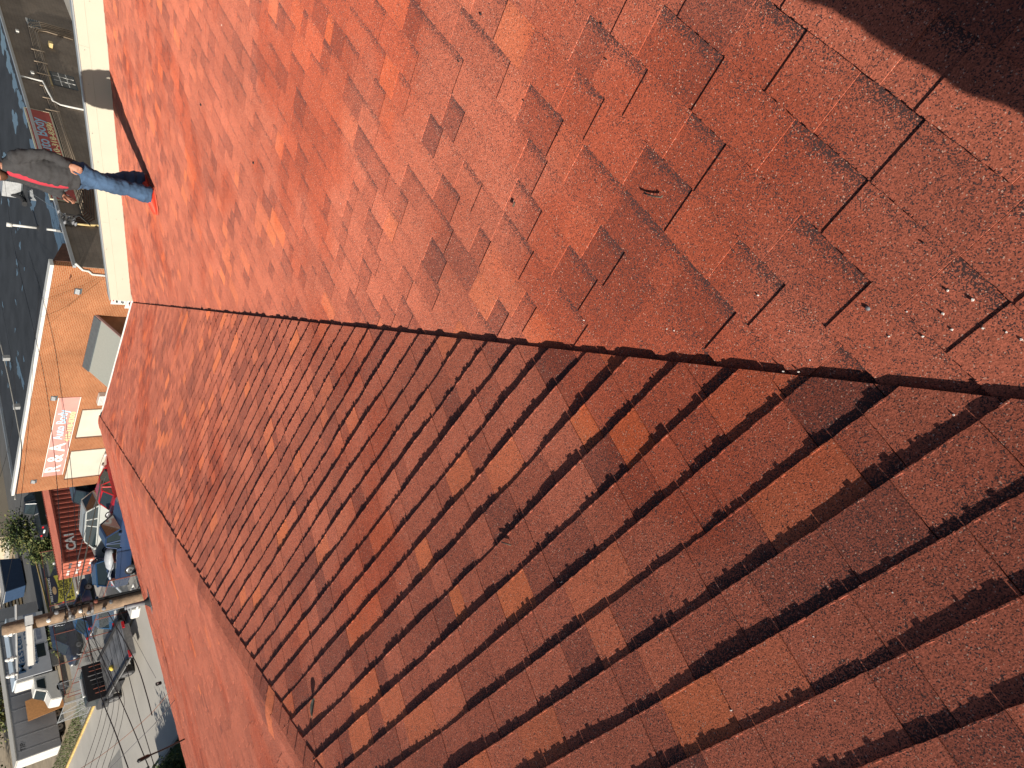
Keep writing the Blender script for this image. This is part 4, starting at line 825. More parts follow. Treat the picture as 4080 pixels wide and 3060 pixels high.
for xx in (0, LX - 0.12):
    for yy in (0, LY - 0.12): MB().box(xx, xx + 0.12, yy, yy + 0.12, 0, CH).build('corner_post', 'conttop', cn)
    MB().box(xx, xx + 0.12, 0.12, LY - 0.12, CH - 0.12, CH).build('header', 'conttop', cn); MB().box(xx, xx + 0.12, 0.12, LY - 0.12, 0, 0.16).build('sill', 'conttop', cn)
for i in range(2):
    dr = MB().box(0.02, 0.07, 0.13 + i * (LY - 0.26) / 2 + 0.01, 0.13 + (i + 1) * (LY - 0.26) / 2 - 0.01, 0.17, CH - 0.13).build('door', 'conttop', cn)
    for yy in (0.3, 0.8): MB().tube([(-0.02, 0.13 + i * (LY - 0.26) / 2 + yy, 0.12), (-0.02, 0.13 + i * (LY - 0.26) / 2 + yy, CH - 0.08)], 0.025, 6).build('lock_rod', 'conttop', dr)
    for zz in (0.5, 1.2, 1.75): MB().box(0.005, 0.019, 0.2 + i * 1.05, 0.9 + i * 1.05, zz, zz + 0.16).build('placard', rs.choice(('textwhite', 'slate', 'white')), dr)
for (st_, xx) in (('C', 0.95), ('A', 1.50), ('I', 2.12)): text('lettering', st_, 0.80, (xx, 0.025, 1.62), (1, 0, 0), (0, 0, 1), 'textwhite', cn, bold=0.02)
# white box truck
bt = empty('box_truck', (21.7, 67.4, 0)); tag(bt, 'white box truck with blue script lettering on its side', 'box truck')
MB().box(2.6, 8.2, 0, 2.4, 1.0, 3.55).build('box', mat('pale_box', (0.46, 0.48, 0.52, 1), 0.5, 0, 0.08, 1), bt)
MB().box(2.55, 8.25, -0.03, 2.43, 3.551, 3.62).build('roof', mat('pale_roof', (0.48, 0.56, 0.64, 1), 0.4, 0, 0.1, 1), bt)
MB().box(2.3, 2.59, 0.1, 2.3, 2.3, 3.5).build('fairing', 'white', bt, bevel=0.05)
MB().prism([(0.0, 0.1, 0.6), (2.5, 0.1, 0.6), (2.5, 0.1, 2.35), (1.35, 0.1, 2.35), (0.9, 0.1, 1.6), (0.1, 0.1, 1.4)], (0, 2.1, 0)).build('cab', 'white', bt, bevel=0.06)
MB().prism([(1.30, 0.25, 2.28), (0.86, 0.25, 1.62), (0.84, 0.25, 1.64), (1.28, 0.25, 2.3)], (0, 1.8, 0)).build('windscreen', 'glass', bt)
MB().prism([(1.15, 0.085, 1.62), (2.1, 0.085, 1.62), (2.1, 0.085, 2.2), (1.48, 0.085, 2.2)], (0, 0.012, 0)).build('side_window', 'glass', bt)
for (xx, yy) in ((1.0, 0.25), (6.9, 0.25), (1.0, 2.15), (6.9, 2.15)): wheel(bt, xx, yy, 0.48, 0.3, -1 if yy < 1 else 1)
MB().box(2.4, 8.1, 0.7, 1.7, 0.7, 0.99).build('chassis', 'black', bt); MB().box(2.9, 4.4, -0.02, 0.3, 0.45, 0.95).build('fuel_tank', 'steel', bt)
MB().box(4.0, 5.2, -0.012, -0.002, 1.25, 1.85).build('hatch', 'glass', bt)
for (st_, sz, x_, z_, m_, ft) in (('Master', 0.75, 2.95, 3.0, 'textblue', 3.6), ('Find Windows & Doors', 0.30, 3.2, 2.45, 'textblue', 4.2), ('410-318-8766', 0.40, 3.5, 1.95, 'textblue', 3.0), ('Buy and Save', 0.26, 5.2, 2.15, 'textblue', 1.9)):
    text('lettering', st_, sz, (x_, -0.008, z_), (1, 0, 0), (0, 0, 1), m_, bt, bold=0.008, fit=ft)
for (a, b, c, d) in ((6.8, 8.2, 1.5, 2.4), (5.6, 6.6, 1.35, 1.7)): MB().box(a, b, -0.009, -0.003, c, d).build('picture_panel', mat('blue_print', (0.22, 0.25, 0.33, 1), 0.6, 0, 0.4, 3), bt)
# semi-trailer behind it
tr = empty('semi_trailer', (19.2, 72.2, 0)); tag(tr, 'long grey semi-trailer with white rear doors behind the box truck', 'trailer')
MB().box(0, 14.0, 0, 2.5, 0.55, 3.65).build('body', mat('trailer_grey', (0.30, 0.30, 0.315, 1), 0.5, 0.2, 0.12, 0.8), tr)
MB().box(-0.02, 14.02, -0.03, 2.53, 3.651, 3.73).build('roof', mat('trailer_roof', (0.44, 0.42, 0.38, 1), 0.6), tr)
for i in range(2): MB().box(-0.05, -0.004, 0.05 + i * 1.21, 1.23 + i * 1.21, 0.6, 3.6).build('door', 'white', tr)
for i in range(11): MB().box(1.2 * i + 0.6, 1.2 * i + 0.63, -0.012, -0.003, 0.6, 3.6).build('panel_seam', 'galv', tr)
text('lettering', 'TIP', 0.5, (0.6, -0.015, 3.15), (1, 0, 0), (0, 0, 1), 'textblack', tr)
for xx in (1.6, 2.8):
    for yy in (0.3, 2.2): wheel(tr, xx, yy, 0.42, 0.4, -1 if yy < 1 else 1)
MB().box(0.5, 13.5, 0.8, 1.7, 0.3, 0.54).build('chassis', 'black', tr); MB().box(11, 11.2, 0.3, 2.2, 0, 0.54).build('landing_leg', 'steel', tr)
ps_ = empty('plywood_stack', (22.9, 70.9, 0)); tag(ps_, 'orange brown plywood sheet leaning between box truck and trailer', 'board'); MB().prism([(-0.9, 0, 0.0), (0.9, 0, 0.0), (0.9, 0.9, 2.6), (-0.9, 0.9, 2.6)], (0, 0.04, 0)).build('sheet', mat('plywood', (0.50, 0.24, 0.09, 1), 0.8), ps_); MB().box(-0.9, 0.9, -0.1, 0.0, 0.0, 0.05).build('batten', 'timber', ps_)

# ------------------------------------------------------------------ fences, banner, boards
def fence(name, lab, a, b, n, h, pm, diag=False):
    a, b = Vector((a[0], a[1], 0)), Vector((b[0], b[1], 0)); o = empty(name, a); tag(o, lab, 'fence'); d = b - a
    for i in range(n + 1): MB().tube([d * i / n, d * i / n + Vector((0, 0, h + 0.05))], 0.035, 8).build('post', pm, o)
    for zz in (0.08, h): MB().tube([Vector((0, 0, zz)), d + Vector((0, 0, zz))], 0.022, 6).build('rail', pm, o)
    for i in range(n):
        p, q = d * i / n, d * (i + 1) / n
        MB().add([p + Vector((0, 0, 0.08)), q + Vector((0, 0, 0.08)), q + Vector((0, 0, h)), p + Vector((0, 0, h))], [(0, 1, 2, 3)]).build('mesh_panel', 'chainlink', o)
        if diag: MB().tube([p + Vector((0, 0, 0.1)), q + Vector((0, 0, h - 0.03))], 0.02, 6).build('brace', pm, o)
    return o
fence('mesh_fence', 'rusty chain-link fence carrying the yellow collision banner', (18.6, 57.6), (30.2, 56.9), 5, 2.05, 'rust')
fence('mesh_gate', 'galvanised chain-link gate standing along the yellow kerb', (18.15, 58.4), (18.2, 62.3), 2, 2.05, 'galv', True)
fence('mesh_gate', 'galvanised chain-link gate swung open behind the tow truck cab', (18.2, 58.3), (20.2, 59.5), 1, 2.05, 'galv', True)
fence('lot_fence', 'rusty chain-link fence along the kerb behind the utility pole', (18.3, 57.4), (18.5, 40.0), 7, 1.95, 'rust')
bn2 = empty('collision_banner', (25.65, 57.13, 0)); tag(bn2, 'yellow and navy collision and towing banner tied to the fence', 'banner')
d_ = Vector((2.25, -0.135, 0)).normalized()
def onb(x, z, off): return d_ * x + Vector((0, 0, z)) + Vector((-0.06, -1, 0)) * off
MB().add([onb(0, 0.35, 0.03), onb(2.3, 0.35, 0.03), onb(2.3, 2.0, 0.03), onb(0, 2.0, 0.03), onb(0, 0.35, 0.022), onb(2.3, 0.35, 0.022), onb(2.3, 2.0, 0.022), onb(0, 2.0, 0.022)], [(0, 1, 2, 3), (7, 6, 5, 4), (0, 4, 5, 1), (1, 5, 6, 2), (2, 6, 7, 3), (3, 7, 4, 0)]).build('vinyl', 'yellowvinyl', bn2)
ar = [(0, 1.98), (0, 1.55)] + [(2.3 * i / 8, 1.55 - 0.18 * math.sin(math.pi * i / 8)) for i in range(1, 9)] + [(2.3, 1.98)]
MB().prism([onb(x, z, 0.034) for x, z in ar], Vector((-0.06, -1, 0)) * 0.003).build('heading_panel', 'navyvinyl', bn2)
MB().loft([(onb(1.05, 1.62, 0.041), d_ * 0.34, Vector((0, 0, 0.13))), (onb(1.05, 1.62, 0.044), d_ * 0.34, Vector((0, 0, 0.13)))], 20).build('emblem', mat('tan_print', (0.5, 0.33, 0.18, 1)), bn2)
text('lettering', 'FREE FINANCING', 0.20, onb(0.15, 1.86, 0.041), d_, (0, 0, 1), 'textwhite', bn2, fit=2.0)
for (st_, sz, z_, x_, ft) in (('Cold Spring', 0.30, 1.24, 0.25, 1.8), ('COLLISION', 0.36, 0.98, 0.08, 2.1), ('TOWING', 0.30, 0.74, 0.55, 1.35), ('&', 0.32, 0.74, 0.12, 0.25), ('410-935-4271', 0.22, 0.50, 0.2, 1.9)):
    text('lettering', st_, sz, onb(x_, z_, 0.034), d_, (0, 0, 1), 'textblack', bn2, bold=0.006, fit=ft)
nb = empty('notice_board', (20.1, 54.3, 0), -0.5); tag(nb, 'small white board with faded red marks on a stake', 'sign')
MB().box(-0.04, 0.0, -0.38, 0.38, 0.85, 1.45).build('board', 'white', nb); MB().box(0.0, 0.05, -0.04, 0.04, 0, 1.4).build('stake', 'timber', nb)
for yy in (-0.2, 0.0, 0.18): MB().box(-0.046, -0.041, yy, yy + 0.025, 1.0, 1.3).build('mark', 'signred', nb)

# ------------------------------------------------------------------ utility pole
PX, PY, PH = 6.25, 15.0, 9.86
up_ = empty('utility_pole', (PX, PY, 0)); tag(up_, 'weathered timber utility pole just beyond the far eave', 'utility pole')
MB().tube([(0, 0, 0), (0, 0, 3), (0.01, 0, 6), (0.0, 0.01, PH - 0.08), (0.0, 0.01, PH)], [0.16, 0.15, 0.135, 0.122, 0.10], 18).build('shaft', 'pole', up_, smooth=True)
img_left = Vector((-0.78, 0.62, 0)); toward = Vector((-0.36, -0.93, 0))
MB().tube([img_left * 0.135 + Vector((0, 0, 6.6)), img_left * 0.14 + Vector((0, 0, 9.1))], 0.022, 6).build('ground_conduit', 'lead', up_)
MB().tube([img_left * -0.155 + Vector((0, 0, 5.5)), img_left * -0.145 + Vector((0, 0, 9.0))], 0.035, 8).build('pole_shade_strip', 'black', up_)  # black tube stands in for the shaded side of the pole
# cross-arm with pin insulators
arm = MB().tube([img_left * -0.45 + Vector((0, 0, 9.62)), img_left * 1.05 + Vector((0, 0, 9.66))], 0.022, 6).build('cross_arm', 'galv', up_)
for k, t in enumerate((0.12, 0.62, 0.95)):
    b_ = img_left * t + toward * 0.03 + Vector((0, 0, 9.66))
    MB().tube([b_, b_ + Vector((0, 0, 0.04)), b_ + Vector((0, 0, 0.05)), b_ + Vector((0, 0, 0.09)), b_ + Vector((0, 0, 0.10)), b_ + Vector((0, 0, 0.14)), b_ + Vector((0, 0, 0.18))], [0.02, 0.02, 0.055, 0.05, 0.03, 0.045, 0.02], 10).build('insulator', 'porcelain', arm)
for k in range(9):
    b_ = toward * 0.14 + img_left * rs.uniform(-0.18, 0.18) + Vector((0, 0, 8.0 + 0.14 * k))
    MB().tube([b_, b_ + toward * 0.05, b_ + toward * 0.09], [0.02, 0.045, 0.02], 8).build('bracket', rs.choice(('steel', 'porcelain', 'lead', 'rust')), up_)
MB().tube([(0, 0, 8.32), (0, 0, 8.37)], 0.145, 14).build('band', 'steel', up_); MB().tube([(0, 0, 8.72), (0, 0, 8.77)], 0.14, 14).build('band', 'steel', up_)
sl_ = empty('street_lamp', Vector((PX, PY, 9.38)) + toward * 0.17); tag(sl_, 'white led street lamp head bracketed to the utility pole', 'street lamp')
q = img_left
def lampbox(name, m, a, b, w, h0, h1):
    pa = q * a - toward * 0 ; mb = MB()
    sw_ = toward * w
    mb.prism([q * a - sw_ + Vector((0, 0, h0)), q * a + sw_ + Vector((0, 0, h0)), q * a + sw_ + Vector((0, 0, h1)), q * a - sw_ + Vector((0, 0, h1))], q * (b - a)); return mb.build(name, m, sl_, bevel=0.01)
lampbox('head', 'white', 0.05, 0.86, 0.075, 0.02, 0.12); lampbox('driver_box', 'galv', -0.16, 0.045, 0.07, 0.0, 0.13); lampbox('lens', 'clearlamp', 0.15, 0.82, 0.06, 0.0, 0.018)
lampbox('seam', 'galv', 0.42, 0.45, 0.077, 0.121, 0.126)
MB().tube([(0, 0, 0.06), tuple(-toward * 0.14 + Vector((0, 0, 0.02)))], 0.03, 8).build('arm', 'galv', sl_)

# ------------------------------------------------------------------ wires
def wpt(ox, oy, D): return CAM + ray(ox, oy).normalized() * D
def wire(lab, pts, r=0.013, m='black', name='overhead_wire', group='overhead wires'):
    P_ = [wpt(*p) for p in pts]; out = []
    for i in range(len(P_) - 1):
        p0, p1, p2, p3 = P_[max(i - 1, 0)], P_[i], P_[i + 1], P_[min(i + 2, len(P_) - 1)]
        for j in range(6):
            t = j / 6; out.append(0.5 * ((2 * p1) + (p2 - p0) * t + (2 * p0 - 5 * p1 + 4 * p2 - p3) * t * t + (3 * p1 - p0 - 3 * p2 + p3) * t ** 3))
    out.append(P_[-1]); o = MB().tube(out, [x * 0.6 for x in r] if isinstance(r, list) else r * 0.6, 5, cap=True).build(name, m, smooth=True); tag(o, lab, 'wire', group); return o
DP = 16.8
wire('black wire crossing the brick shop front just above the roller doors', [(59, 1000, 46), (143, 1350, 38), (181, 1527, 33), (207, 1725, 28), (228, 1936, 24), (245, 2206, 20), (262, 2452, DP)], 0.017)
wire('black wire crossing the brick shop front through the banner', [(114, 1000, 44), (203, 1312, 36), (249, 1590, 30), (266, 1710, 27), (291, 1953, 23), (312, 2290, 18.5), (328, 2440, DP)], 0.014)
wire('thin wire crossing the brick shop front beside the lower banner edge', [(120, 1010, 44), (208, 1320, 36), (240, 1550, 31), (257, 1710, 27), (270, 1953, 23), (276, 2290, 18.5), (280, 2448, DP)], 0.007)
wire('wire crossing the dark shop roof and the brick shop top left corner', [(0, 560, 50), (60, 1000, 44), (150, 1100, 40), (135, 1400, 34), (114, 1700, 29), (86, 1970, 25), (60, 2165, 23), (10, 2400, 20)], 0.011)
wire('pale wire crossing the dark shop roof behind the man', [(110, 760, 40), (240, 845, 36), (268, 868, 34)], 0.012, 'galv')
wire('thin wire across the far end of the dark shop roof', [(0, 1180, 46), (40, 1400, 40), (60, 1560, 36), (38, 1760, 31), (0, 1900, 29)], 0.010)
mc = wire('pale messenger cable with clamps over the dark shop roof', [(0, 1363, 24), (35, 1510, 23), (72, 1700, 22), (86, 1800, 21.5), (60, 1990, 20)], 0.024, mat('pale_cable', (0.42, 0.40, 0.36, 1)))
for (ox, oy) in ((25, 1426), (66, 1620)):
    c = wpt(ox, oy, 23.2); MB().box(c.x - 0.06, c.x + 0.06, c.y - 0.06, c.y + 0.06, c.z - 0.08, c.z + 0.08).build('clamp', 'galv', mc)
wire('cream guy-wire guard slanting in front of the container', [(405, 1905, 19.2), (360, 2125, 17.8), (310, 2367, 16.6)], 0.026, mat('cream_plastic', (0.62, 0.56, 0.42, 1)), 'guy_guard', None)
wire('thin guy wire continuing from the cream guard to the pole', [(310, 2367, 16.6), (295, 2440, 16.5)], 0.008)
wire('grey stay slanting from the pole past the yellow banner', [(275, 2430, 16.6), (262, 2385, 17.4), (290, 2310, 18.5), (345, 2100, 22), (420, 1900, 26)], 0.014, 'galv')
wire('black cable looping down from the pole toward the roller doors', [(300, 2438, DP), (375, 2240, 19), (400, 2000, 22), (395, 1870, 25), (428, 1780, 27)], 0.010)
wire('dark wire running from the pole to the lower left over the truck cab', [(330, 2446, DP), (372, 2640, 15.5), (403, 2776, 14.5), (460, 2920, 13.5), (516, 3075, 13)], 0.015)
wire('dark wire running from the pole over the truck deck', [(336, 2444, DP), (385, 2570, 15.6), (440, 2698, 14.6), (520, 2880, 13.6), (600, 3075, 13)], 0.013)
wire('thick dark drop wire beside the tow truck wheels', [(430, 2440, DP), (500, 2560, 15.2), (550, 2660, 14.4), (585, 2770, 13.8), (606, 2850, 13.4)], 0.015)
wire('dark wire along the sunlit road nearest the roof', [(455, 2470, 16.2), (520, 2720, 14.2), (560, 2870, 13.3), (622, 3075, 12.6)], 0.010)
for k in range(5):
    wire(['sagging thin wire nearest the yellow kerb', 'second sagging thin wire from the yellow kerb', 'third sagging thin wire from the yellow kerb', 'fourth sagging thin wire from the yellow kerb', 'fifth sagging thin wire from the yellow kerb'][k],
         [(270 + 14 * k, 2480, DP), (330 + 18 * k, 2580, 15.8), (405 + 20 * k, 2740, 14.8), (400 + 22 * k, 2860, 14.2), (330 + 24 * k, 3075, 13.4)], 0.006)
wire('reddish wire over the road shadow', [(300, 3075, 14), (430, 2990, 14), (595, 2850, 13.6), (690, 2735, 13.4)], 0.009, mat('copper_wire', (0.25, 0.13, 0.09, 1)))
wire('grey wire crossing the road shadow', [(425, 3075, 13), (540, 2960, 13), (620, 2880, 13), (700, 2785, 13.2)], 0.008, 'lead')
wire('thick black cable with splice at the lower left road edge', [(552, 3032, 12.4), (600, 3008, 12.6), (660, 2982, 12.8), (735, 2945, 13.1)], [0.05, 0.052] + [0.05] * 4 + [0.022] * 13, 'black', 'cable_splice', None)
wg = wire('thin tag line hanging over the sunlit road', [(480, 2440, 16.6), (545, 2560, 15), (590, 2645, 14), (622, 2703, 13.4)], 0.005, 'lead')
c = wpt(630, 2724, 13.35); tg = empty('wire_tag', c); tag(tg, 'small black cable tag hanging over the sunlit road', 'tag'); MB().box(-0.03, 0.03, -0.012, 0.012, -0.055, 0.04).build('plate', 'black', tg, bevel=0.01); MB().box(-0.012, 0.012, -0.018, -0.013, -0.005, 0.02).build('window', 'white', tg)

# ------------------------------------------------------------------ buildings, plants and clutter beyond
bg_ = empty('beige_building', (47.0, 96.0, 0)); tag(bg_, 'plain beige rendered building beyond the side road', 'building')
box('wall', 'beige', bg_, 0, 14, -13, 16, 0, 6.2); box('roof', 'membrane', bg_, -0.1, 14.1, -13.1, 16.1, 6.2, 6.4)
box('plinth', 'kerb', bg_, -0.05, -0.004, -13, 16, 0, 0.5)
for i, yy in enumerate((-9.0, -2.0, 5.0)):
    w_ = box('window', 'white', bg_, -0.06, -0.004, yy, yy + 2.2, 1.7, 3.2); box('pane', mat('pale_glass', (0.35, 0.38, 0.42, 1), 0.15), w_, -0.07, -0.061, yy + 0.1, yy + 2.1, 1.8, 3.1)
box('pipe', 'white', bg_, -0.2, -0.08, -11.2, -11.05, 0, 6.2)
box('shop_sign', 'signred', bg_, -0.09, -0.004, 9.0, 11.0, 2.4, 2.9)
dm = empty('dumpster', (40.2, 80.5, 0), 0.1); tag(dm, 'dark blue dumpster before the beige building', 'dumpster')
MB().prism([(-1.8, -1.1, 0.15), (1.8, -1.1, 0.15), (2.1, -1.1, 1.9), (-2.1, -1.1, 1.9)], (0, 2.2, 0)).build('bin', mat('dumpster_blue', (0.03, 0.06, 0.12, 1), 0.5), dm, bevel=0.03); MB().box(-2.1, 2.1, -1.15, 1.15, 1.91, 2.0).build('lid', 'galv', dm)
for xx in (-1.4, 1.4): MB().tube([(xx, -1.0, 0.1), (xx, -0.8, 0.1)], 0.1, 8).build('caster', 'rubber', dm)
for k, (x, y, n_) in enumerate(((38.9, 84.3, 6), (38.2, 86.9, 5), (37.2, 89.6, 4))):
    pl = empty('lumber_stack', (x, y, 0), 0.15 * k); tag(pl, ['pale lumber stack nearest the dumpster', 'middle lumber stack before the beige building', 'farthest lumber stack before the beige building'][k], 'lumber', 'lumber stacks')
    for j in range(n_):
        MB().box(-1.5, 1.5, -0.9 + 0.03 * j, 0.9 - 0.02 * j, 0.12 + 0.3 * j, 0.30 + 0.3 * j).build('bundle', mat('pine', (0.52, 0.40, 0.24, 1), 0.8, 0, 0.2, 3) if j % 2 == 0 else mat('pine_grey', (0.36, 0.34, 0.30, 1), 0.8), pl)
        for xx in (-1.0, 1.0): MB().box(xx - 0.06, xx + 0.06, -0.85, 0.85, 0.30 * j, 0.119 + 0.3 * j).build('bearer', 'timber', pl)
rk = empty('goods_rack', (36.0, 84.6, 0), 0.3); tag(rk, 'galvanised rack crowded with goods near the lamp head', 'rack')
for xx in (-2.2, 0, 2.2):
    for yy in (-0.8, 0.8): MB().box(xx - 0.05, xx + 0.05, yy - 0.05, yy + 0.05, 0, 3.0).build('upright', 'galv', rk)
for zz in (0.4, 1.4, 2.4): MB().box(-2.2, 2.2, -0.8, 0.8, zz, zz + 0.06).build('shelf', 'galv', rk)
MB().box(-2.4, 2.4, -1.0, 1.0, 3.001, 3.08).build('top', mat('pale_roof', (0.5, 0.55, 0.6, 1)), rk)
for k in range(18):
    zz = (0.46, 1.46, 2.46)[k % 3]; x = -2.0 + 0.22 * k; y = rs.uniform(-0.6, 0.2)
    g_ = empty('goods_box', rk.matrix_basis @ Vector((x, y, zz)) if False else Vector((36.0 + x * math.cos(0.3) - y * math.sin(0.3), 84.6 + x * math.sin(0.3) + y * math.cos(0.3), zz)), 0.3); tag(g_, 'small boxed goods on the galvanised rack', 'box', 'goods on the rack')
    MB().box(-0.13, 0.13, -0.2, 0.2, 0, rs.uniform(0.25, 0.5)).build('carton', rs.choice(('white', 'signblue', 'lead', 'navyvinyl', 'pink')), g_); MB().box(-0.131, 0.131, -0.02, 0.02, 0.05, 0.1).build('tape', 'timber', g_)

def foliage(n, cen, rad, rnd, size, gaps=0.0):
    """leaf-sized faces scattered in clumps through an uneven crown"""
    mb = MB(); cl = []
    for _ in range(max(6, n // 140)):
        a, b_ = rnd.uniform(0, 6.283), rnd.uniform(-1, 1); r = rnd.uniform(0.35, 1.0)
        s_ = math.sqrt(1 - b_ * b_); cl.append(Vector((cen[0] + rad[0] * r * s_ * math.cos(a), cen[1] + rad[1] * r * s_ * math.sin(a), cen[2] + rad[2] * r * b_)))
    V = []; F = []
    for i in range(n):
        c = rnd.choice(cl); k = min(rad) * 0.34
        p = c + Vector((rnd.gauss(0, k), rnd.gauss(0, k), rnd.gauss(0, k * 0.8)))
        if p.z < 0.05: p.z = 0.05 + 0.2 * rnd.random()
        u = Vector((rnd.gauss(0, 1), rnd.gauss(0, 1), rnd.gauss(0, 1))).normalized(); w = u.orthogonal().normalized(); s_ = size * rnd.uniform(0.6, 1.4)
        o = len(V); V += [tuple(p + u * s_), tuple(p + w * s_ * 0.55), tuple(p - u * s_), tuple(p - w * s_ * 0.55)]; F.append((o, o + 1, o + 2, o + 3))
    mb.v = V; mb.f = F; return mb
def crown(par, n, cen, rad, seed, mats, size):
    rnd = random.Random(seed); o = foliage(n, cen, rad, rnd, size).build('crown', mats[0], par)
    for m in mats[1:]: o.data.materials.append(M[m])
    for p in o.data.polygons: p.material_index = rnd.choice(range(len(mats)))
    return o
def tree(name, lab, loc, h, r, seed, mats, n=5200, size=0.17):
    o = empty(name, loc); tag(o, lab, 'tree', 'trees behind the trailer'); rnd = random.Random(seed)
    t = MB().tube([(0, 0, 0), (0.1, 0, h * 0.25), (0, 0.1, h * 0.5), (0.1, 0, h * 0.8)], [0.26, 0.2, 0.14, 0.05], 10).build('trunk', 'bark', o, smooth=True)
    for k in range(6):
        a = k * 1.05 + rnd.random(); z = h * rnd.uniform(0.3, 0.6)
        MB().tube([(0.05, 0.05, z), (r * 0.35 * math.cos(a), r * 0.35 * math.sin(a), z + h * 0.12), (r * 0.75 * math.cos(a), r * 0.75 * math.sin(a), z + h * 0.25)], [0.10, 0.06, 0.02], 7).build('limb', 'bark', t, smooth=True)
    crown(o, n, (0, 0, h * 0.64), (r, r, h * 0.36), seed, mats, size)
for k, (x, y, h_, r_) in enumerate(((36.5, 90.5, 5.5, 2.6), (31.0, 92.5, 6.0, 2.9), (40.0, 104, 8, 4), (33.5, 104, 8, 4), (28.0, 112, 7.5, 3.6), (22.0, 101.0, 4.5, 2.4))):
    tree('leafy_tree', ['dark green tree nearest the goods rack', 'dark green tree behind the middle of the trailer', 'tall tree farthest behind the box truck', 'tall tree rising over the trailer roof', 'tree at the far left beyond the trailer', 'small tree past the white trailer doors'][k], (x, y, 0), h_, r_, 60 + k, ['leaf_b', 'leaf_b', 'leaf_a'] if k != 1 else ['leaf_a', 'leaf_b', 'leaf_c'])
def bush(lab, loc, rad, seed, mats, n=3000, size=0.12):
    o = empty('bush', loc); tag(o, lab, 'bush'); crown(o, n, (0, 0, rad[2] * 0.9), rad, seed, mats, size)
    for k in range(4): MB().tube([(0, 0, 0), (rad[0] * 0.3 * math.cos(k * 1.6), rad[1] * 0.3 * math.sin(k * 1.6), rad[2])], [0.04, 0.015], 6).build('stem', 'bark', o)
bush('large loose green bush before the beige building', (38.3, 68.0, 0), (1.9, 1.7, 1.5), 5, ['leaf_a', 'leaf_b', 'leaf_c'])
bush('yellow-green shrub at the end of the red container', (34.6, 64.6, 0), (1.3, 1.0, 0.8), 6, ['leaf_c', 'leaf_a'])
bush('scrubby shrub beside the navy suv and box truck', (25.8, 64.3, 0), (1.2, 0.9, 0.7), 8, ['leaf_b', 'leaf_c'])
bush('weedy shrub at the foot of the open gate', (18.6, 57.9, 0), (0.5, 0.7, 0.35), 9, ['leaf_a', 'leaf_c'], 900, 0.08)
bush('dark shrub on the lawn at the lower left roof edge', (7.2, 43.0, 0), (1.6, 2.2, 0.9), 10, ['leaf_b', 'leaf_b', 'leaf_a'], 3500, 0.10)
gr = MB(); rnd = random.Random(3)
for _ in range(9000):
    x, y = (rnd.uniform(3, 9), rnd.uniform(38, 60)) if rnd.random() < 0.5 else (rnd.uniform(17.95, 20), rnd.uniform(62.5, 84)) if rnd.random() < 0.5 else (rnd.uniform(30.6, 36), rnd.uniform(57, 66))
    h_ = rnd.uniform(0.05, 0.22); a = rnd.uniform(0, 6.28); dx, dy = math.cos(a) * 0.03, math.sin(a) * 0.03
    gr.add([(x - dx, y - dy, 0), (x + dx, y + dy, 0), (x + rnd.gauss(0, 0.05), y + rnd.gauss(0, 0.05), h_)], [(0, 1, 2)])
tag(gr.build('grass', 'leaf_a'), 'rough grass on the verges', 'grass', kind='stuff')

# ------------------------------------------------------------------ small things on the roof
def onslope(ox, oy):
    a = hit(ox, oy, (0, S1, 1), ZR); b = hit(ox, oy, (S2, 0, 1), ZR)
    return (a, SL[1]['n']) if a.y < a.x * S2 / S1 + 0.02 else (b, SL[2]['n'])
chipm = mat('chalk_white', (0.72, 0.66, 0.60, 1), 0.8, 0, 0.1, 40)
z5 = lambda x, y: (2800 + x / 1.296, 1000 + y / 1.296)
chips = [z5(*q) + (r_,) for q, r_ in (((288, 228), 5), ((452, 412), 3), ((1268, 203), 6), ((1397, 250), 7), ((1243, 322), 8), ((1290, 405), 7), ((1450, 397), 7), ((1572, 417), 5), ((1648, 455), 7), ((1057, 312), 5), ((965, 440), 3), ((1545, 790), 3), ((1298, 848), 4), ((1622, 962), 4), ((1445, 635), 3), ((558, 562), 2.5), ((418, 622), 2.5), ((497, 625), 3), ((75, 828), 2.5), ((1140, 440), 3), ((1185, 1170), 2.5))]
chips += [(2170, 1170, 3), (2328, 1275, 5), (2660, 1310, 3), (2688, 1316, 3), (885, 100, 3), (1360, 812, 3), (1598, 2325, 3), (2240, 2320, 3), (3112, 2612, 4), (2915, 2830, 3), (3330, 2790, 3), (3560, 2360, 4), (3245, 2535, 3)]
for i, (ox, oy, r_) in enumerate(chips):
    p, n_ = onslope(ox, oy); D = (p - CAM).length; r_m = max(0.0025, r_ * 0.75 * D / FPX)
    o = empty('stone_chip', p + n_ * 0.004); tag(o, 'tiny white stone chip lying loose on the red shingles', 'stone chip', 'white stone chips on the shingles')
    mb = MB(); k = 7; pts = [(math.cos(6.283 * j / k) * r_m * rs.uniform(0.6, 1.2), math.sin(6.283 * j / k) * r_m * rs.uniform(0.6, 1.2)) for j in range(k)]
    mb.add([(x, y, -0.004) for x, y in pts] + [(x * 0.7, y * 0.7, r_m * rs.uniform(0.25, 0.5)) for x, y in pts], [tuple(range(k))[::-1], tuple(range(k, 2 * k))] + [(j, (j + 1) % k, k + (j + 1) % k, k + j) for j in range(k)]); mb.build('chip', chipm, o)
specks = [(1919, 56, 9), (2400, 95, 8), (2418, 236, 6), (2067, 230, 6), (2089, 400, 6), (1829, 245, 5), (2225, 538, 5), (803, 418, 8), (1013, 649, 9), (2210, 1310, 5), (3462, 1228, 16), (3682, 967, 7)]
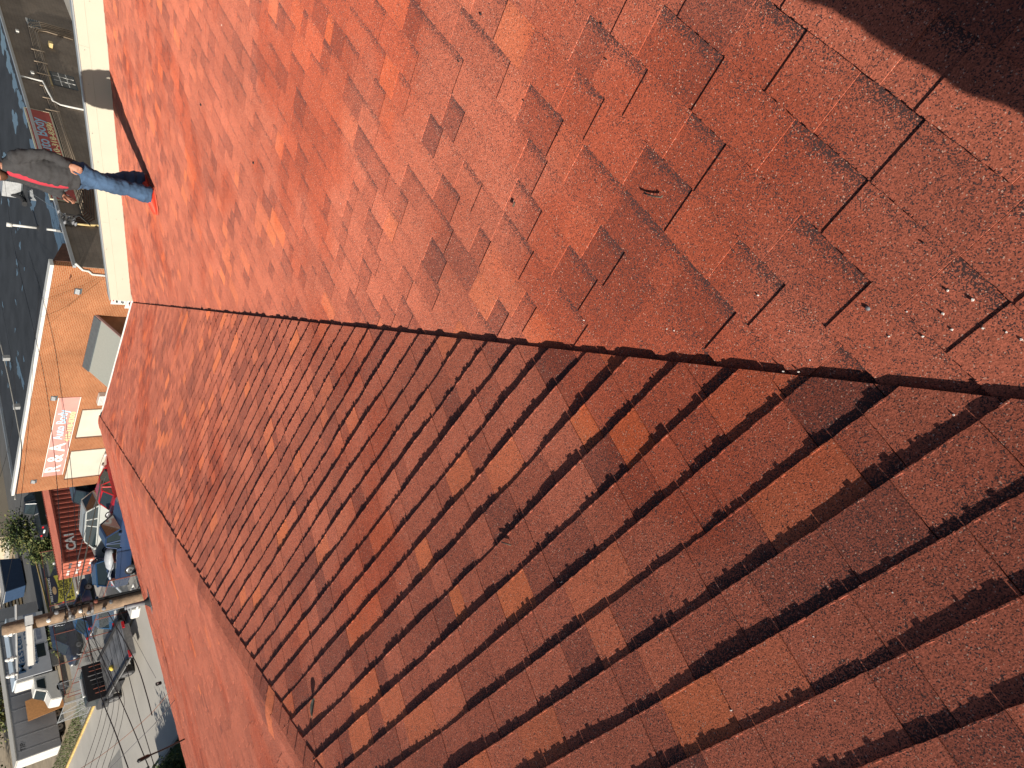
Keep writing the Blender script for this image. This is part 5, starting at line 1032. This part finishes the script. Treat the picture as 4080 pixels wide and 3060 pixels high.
for i, (ox, oy, r_) in enumerate(specks):
    p, n_ = onslope(ox, oy); D = (p - CAM).length; r_m = r_ * 0.6 * D / FPX
    o = empty('pebble', p + n_ * 0.004); tag(o, 'tiny dark pebble lying on the orange-red shingles' if r_ < 12 else 'grey mossy pebble caught on a shingle edge above the valley', 'pebble', 'dark pebbles on the shingles' if r_ < 12 else None)
    MB().loft([((0, 0, -0.003), (r_m * 0.8, 0, 0), (0, r_m * 0.6, 0)), ((0, 0, r_m * 0.4), (r_m, 0, 0), (0, r_m * 0.8, 0)), ((0, 0, r_m * 0.8), (r_m * 0.5, 0, 0), (0, r_m * 0.4, 0))], 9).build('stone', 'black' if r_ < 12 else 'lead', o, smooth=True)
def twig(lab, pts, r):
    P_ = []
    for (ox, oy) in pts:
        p, n_ = onslope(ox, oy); P_.append(p + n_ * (0.009 + r))
    o = MB().tube(P_, r, 6).build('twig', 'bark', smooth=True); tag(o, lab, 'twig')
twig('curved dark twig on the sunlit slope below the shadow', [(2577, 768), (2600, 778), (2625, 783), (2648, 785), (2650, 778)], 0.0028)
twig('short straight dark twig on the sunlit slope', [(2062, 806), (2058, 815), (2055, 822)], 0.0035)
twig('small bent twig lying between valley and hip', [(2010, 2160), (2030, 2166), (2045, 2172)], 0.0025)
p, n_ = onslope(1262, 2815)
lf_ = empty('fallen_leaf', p + n_ * 0.012); tag(lf_, 'curled dark fallen leaf near the hip', 'leaf')
a = (onslope(1258, 2850)[0] - onslope(1268, 2780)[0]); L_ = a.length; a.normalize(); b_ = n_.cross(a)
prof = [(-0.5, 0.0), (-0.35, 0.16), (-0.1, 0.24), (0.15, 0.22), (0.35, 0.13), (0.5, 0.0)]
vs = []; 
for t, w in prof: vs += [a * t * L_ + b_ * w * L_ * 0.9 + n_ * (0.010 + 0.02 * w), a * t * L_ + n_ * 0.004, a * t * L_ - b_ * w * L_ * 0.9 + n_ * (0.012 + 0.02 * w)]
fs = []
for i in range(len(prof) - 1): fs += [(3 * i, 3 * i + 1, 3 * i + 4, 3 * i + 3), (3 * i + 1, 3 * i + 2, 3 * i + 5, 3 * i + 4)]
MB().add(vs, fs).build('blade', mat('dead_leaf', (0.055, 0.055, 0.045, 1), 0.6, 0, 0.4, 60), lf_, smooth=True)
MB().tube([a * t * L_ + n_ * 0.007 for t in (-0.5, 0, 0.5, 0.62)], [0.0015, 0.002, 0.002, 0.0015], 5).build('midrib', mat('leaf_rib', (0.20, 0.16, 0.09, 1)), lf_)
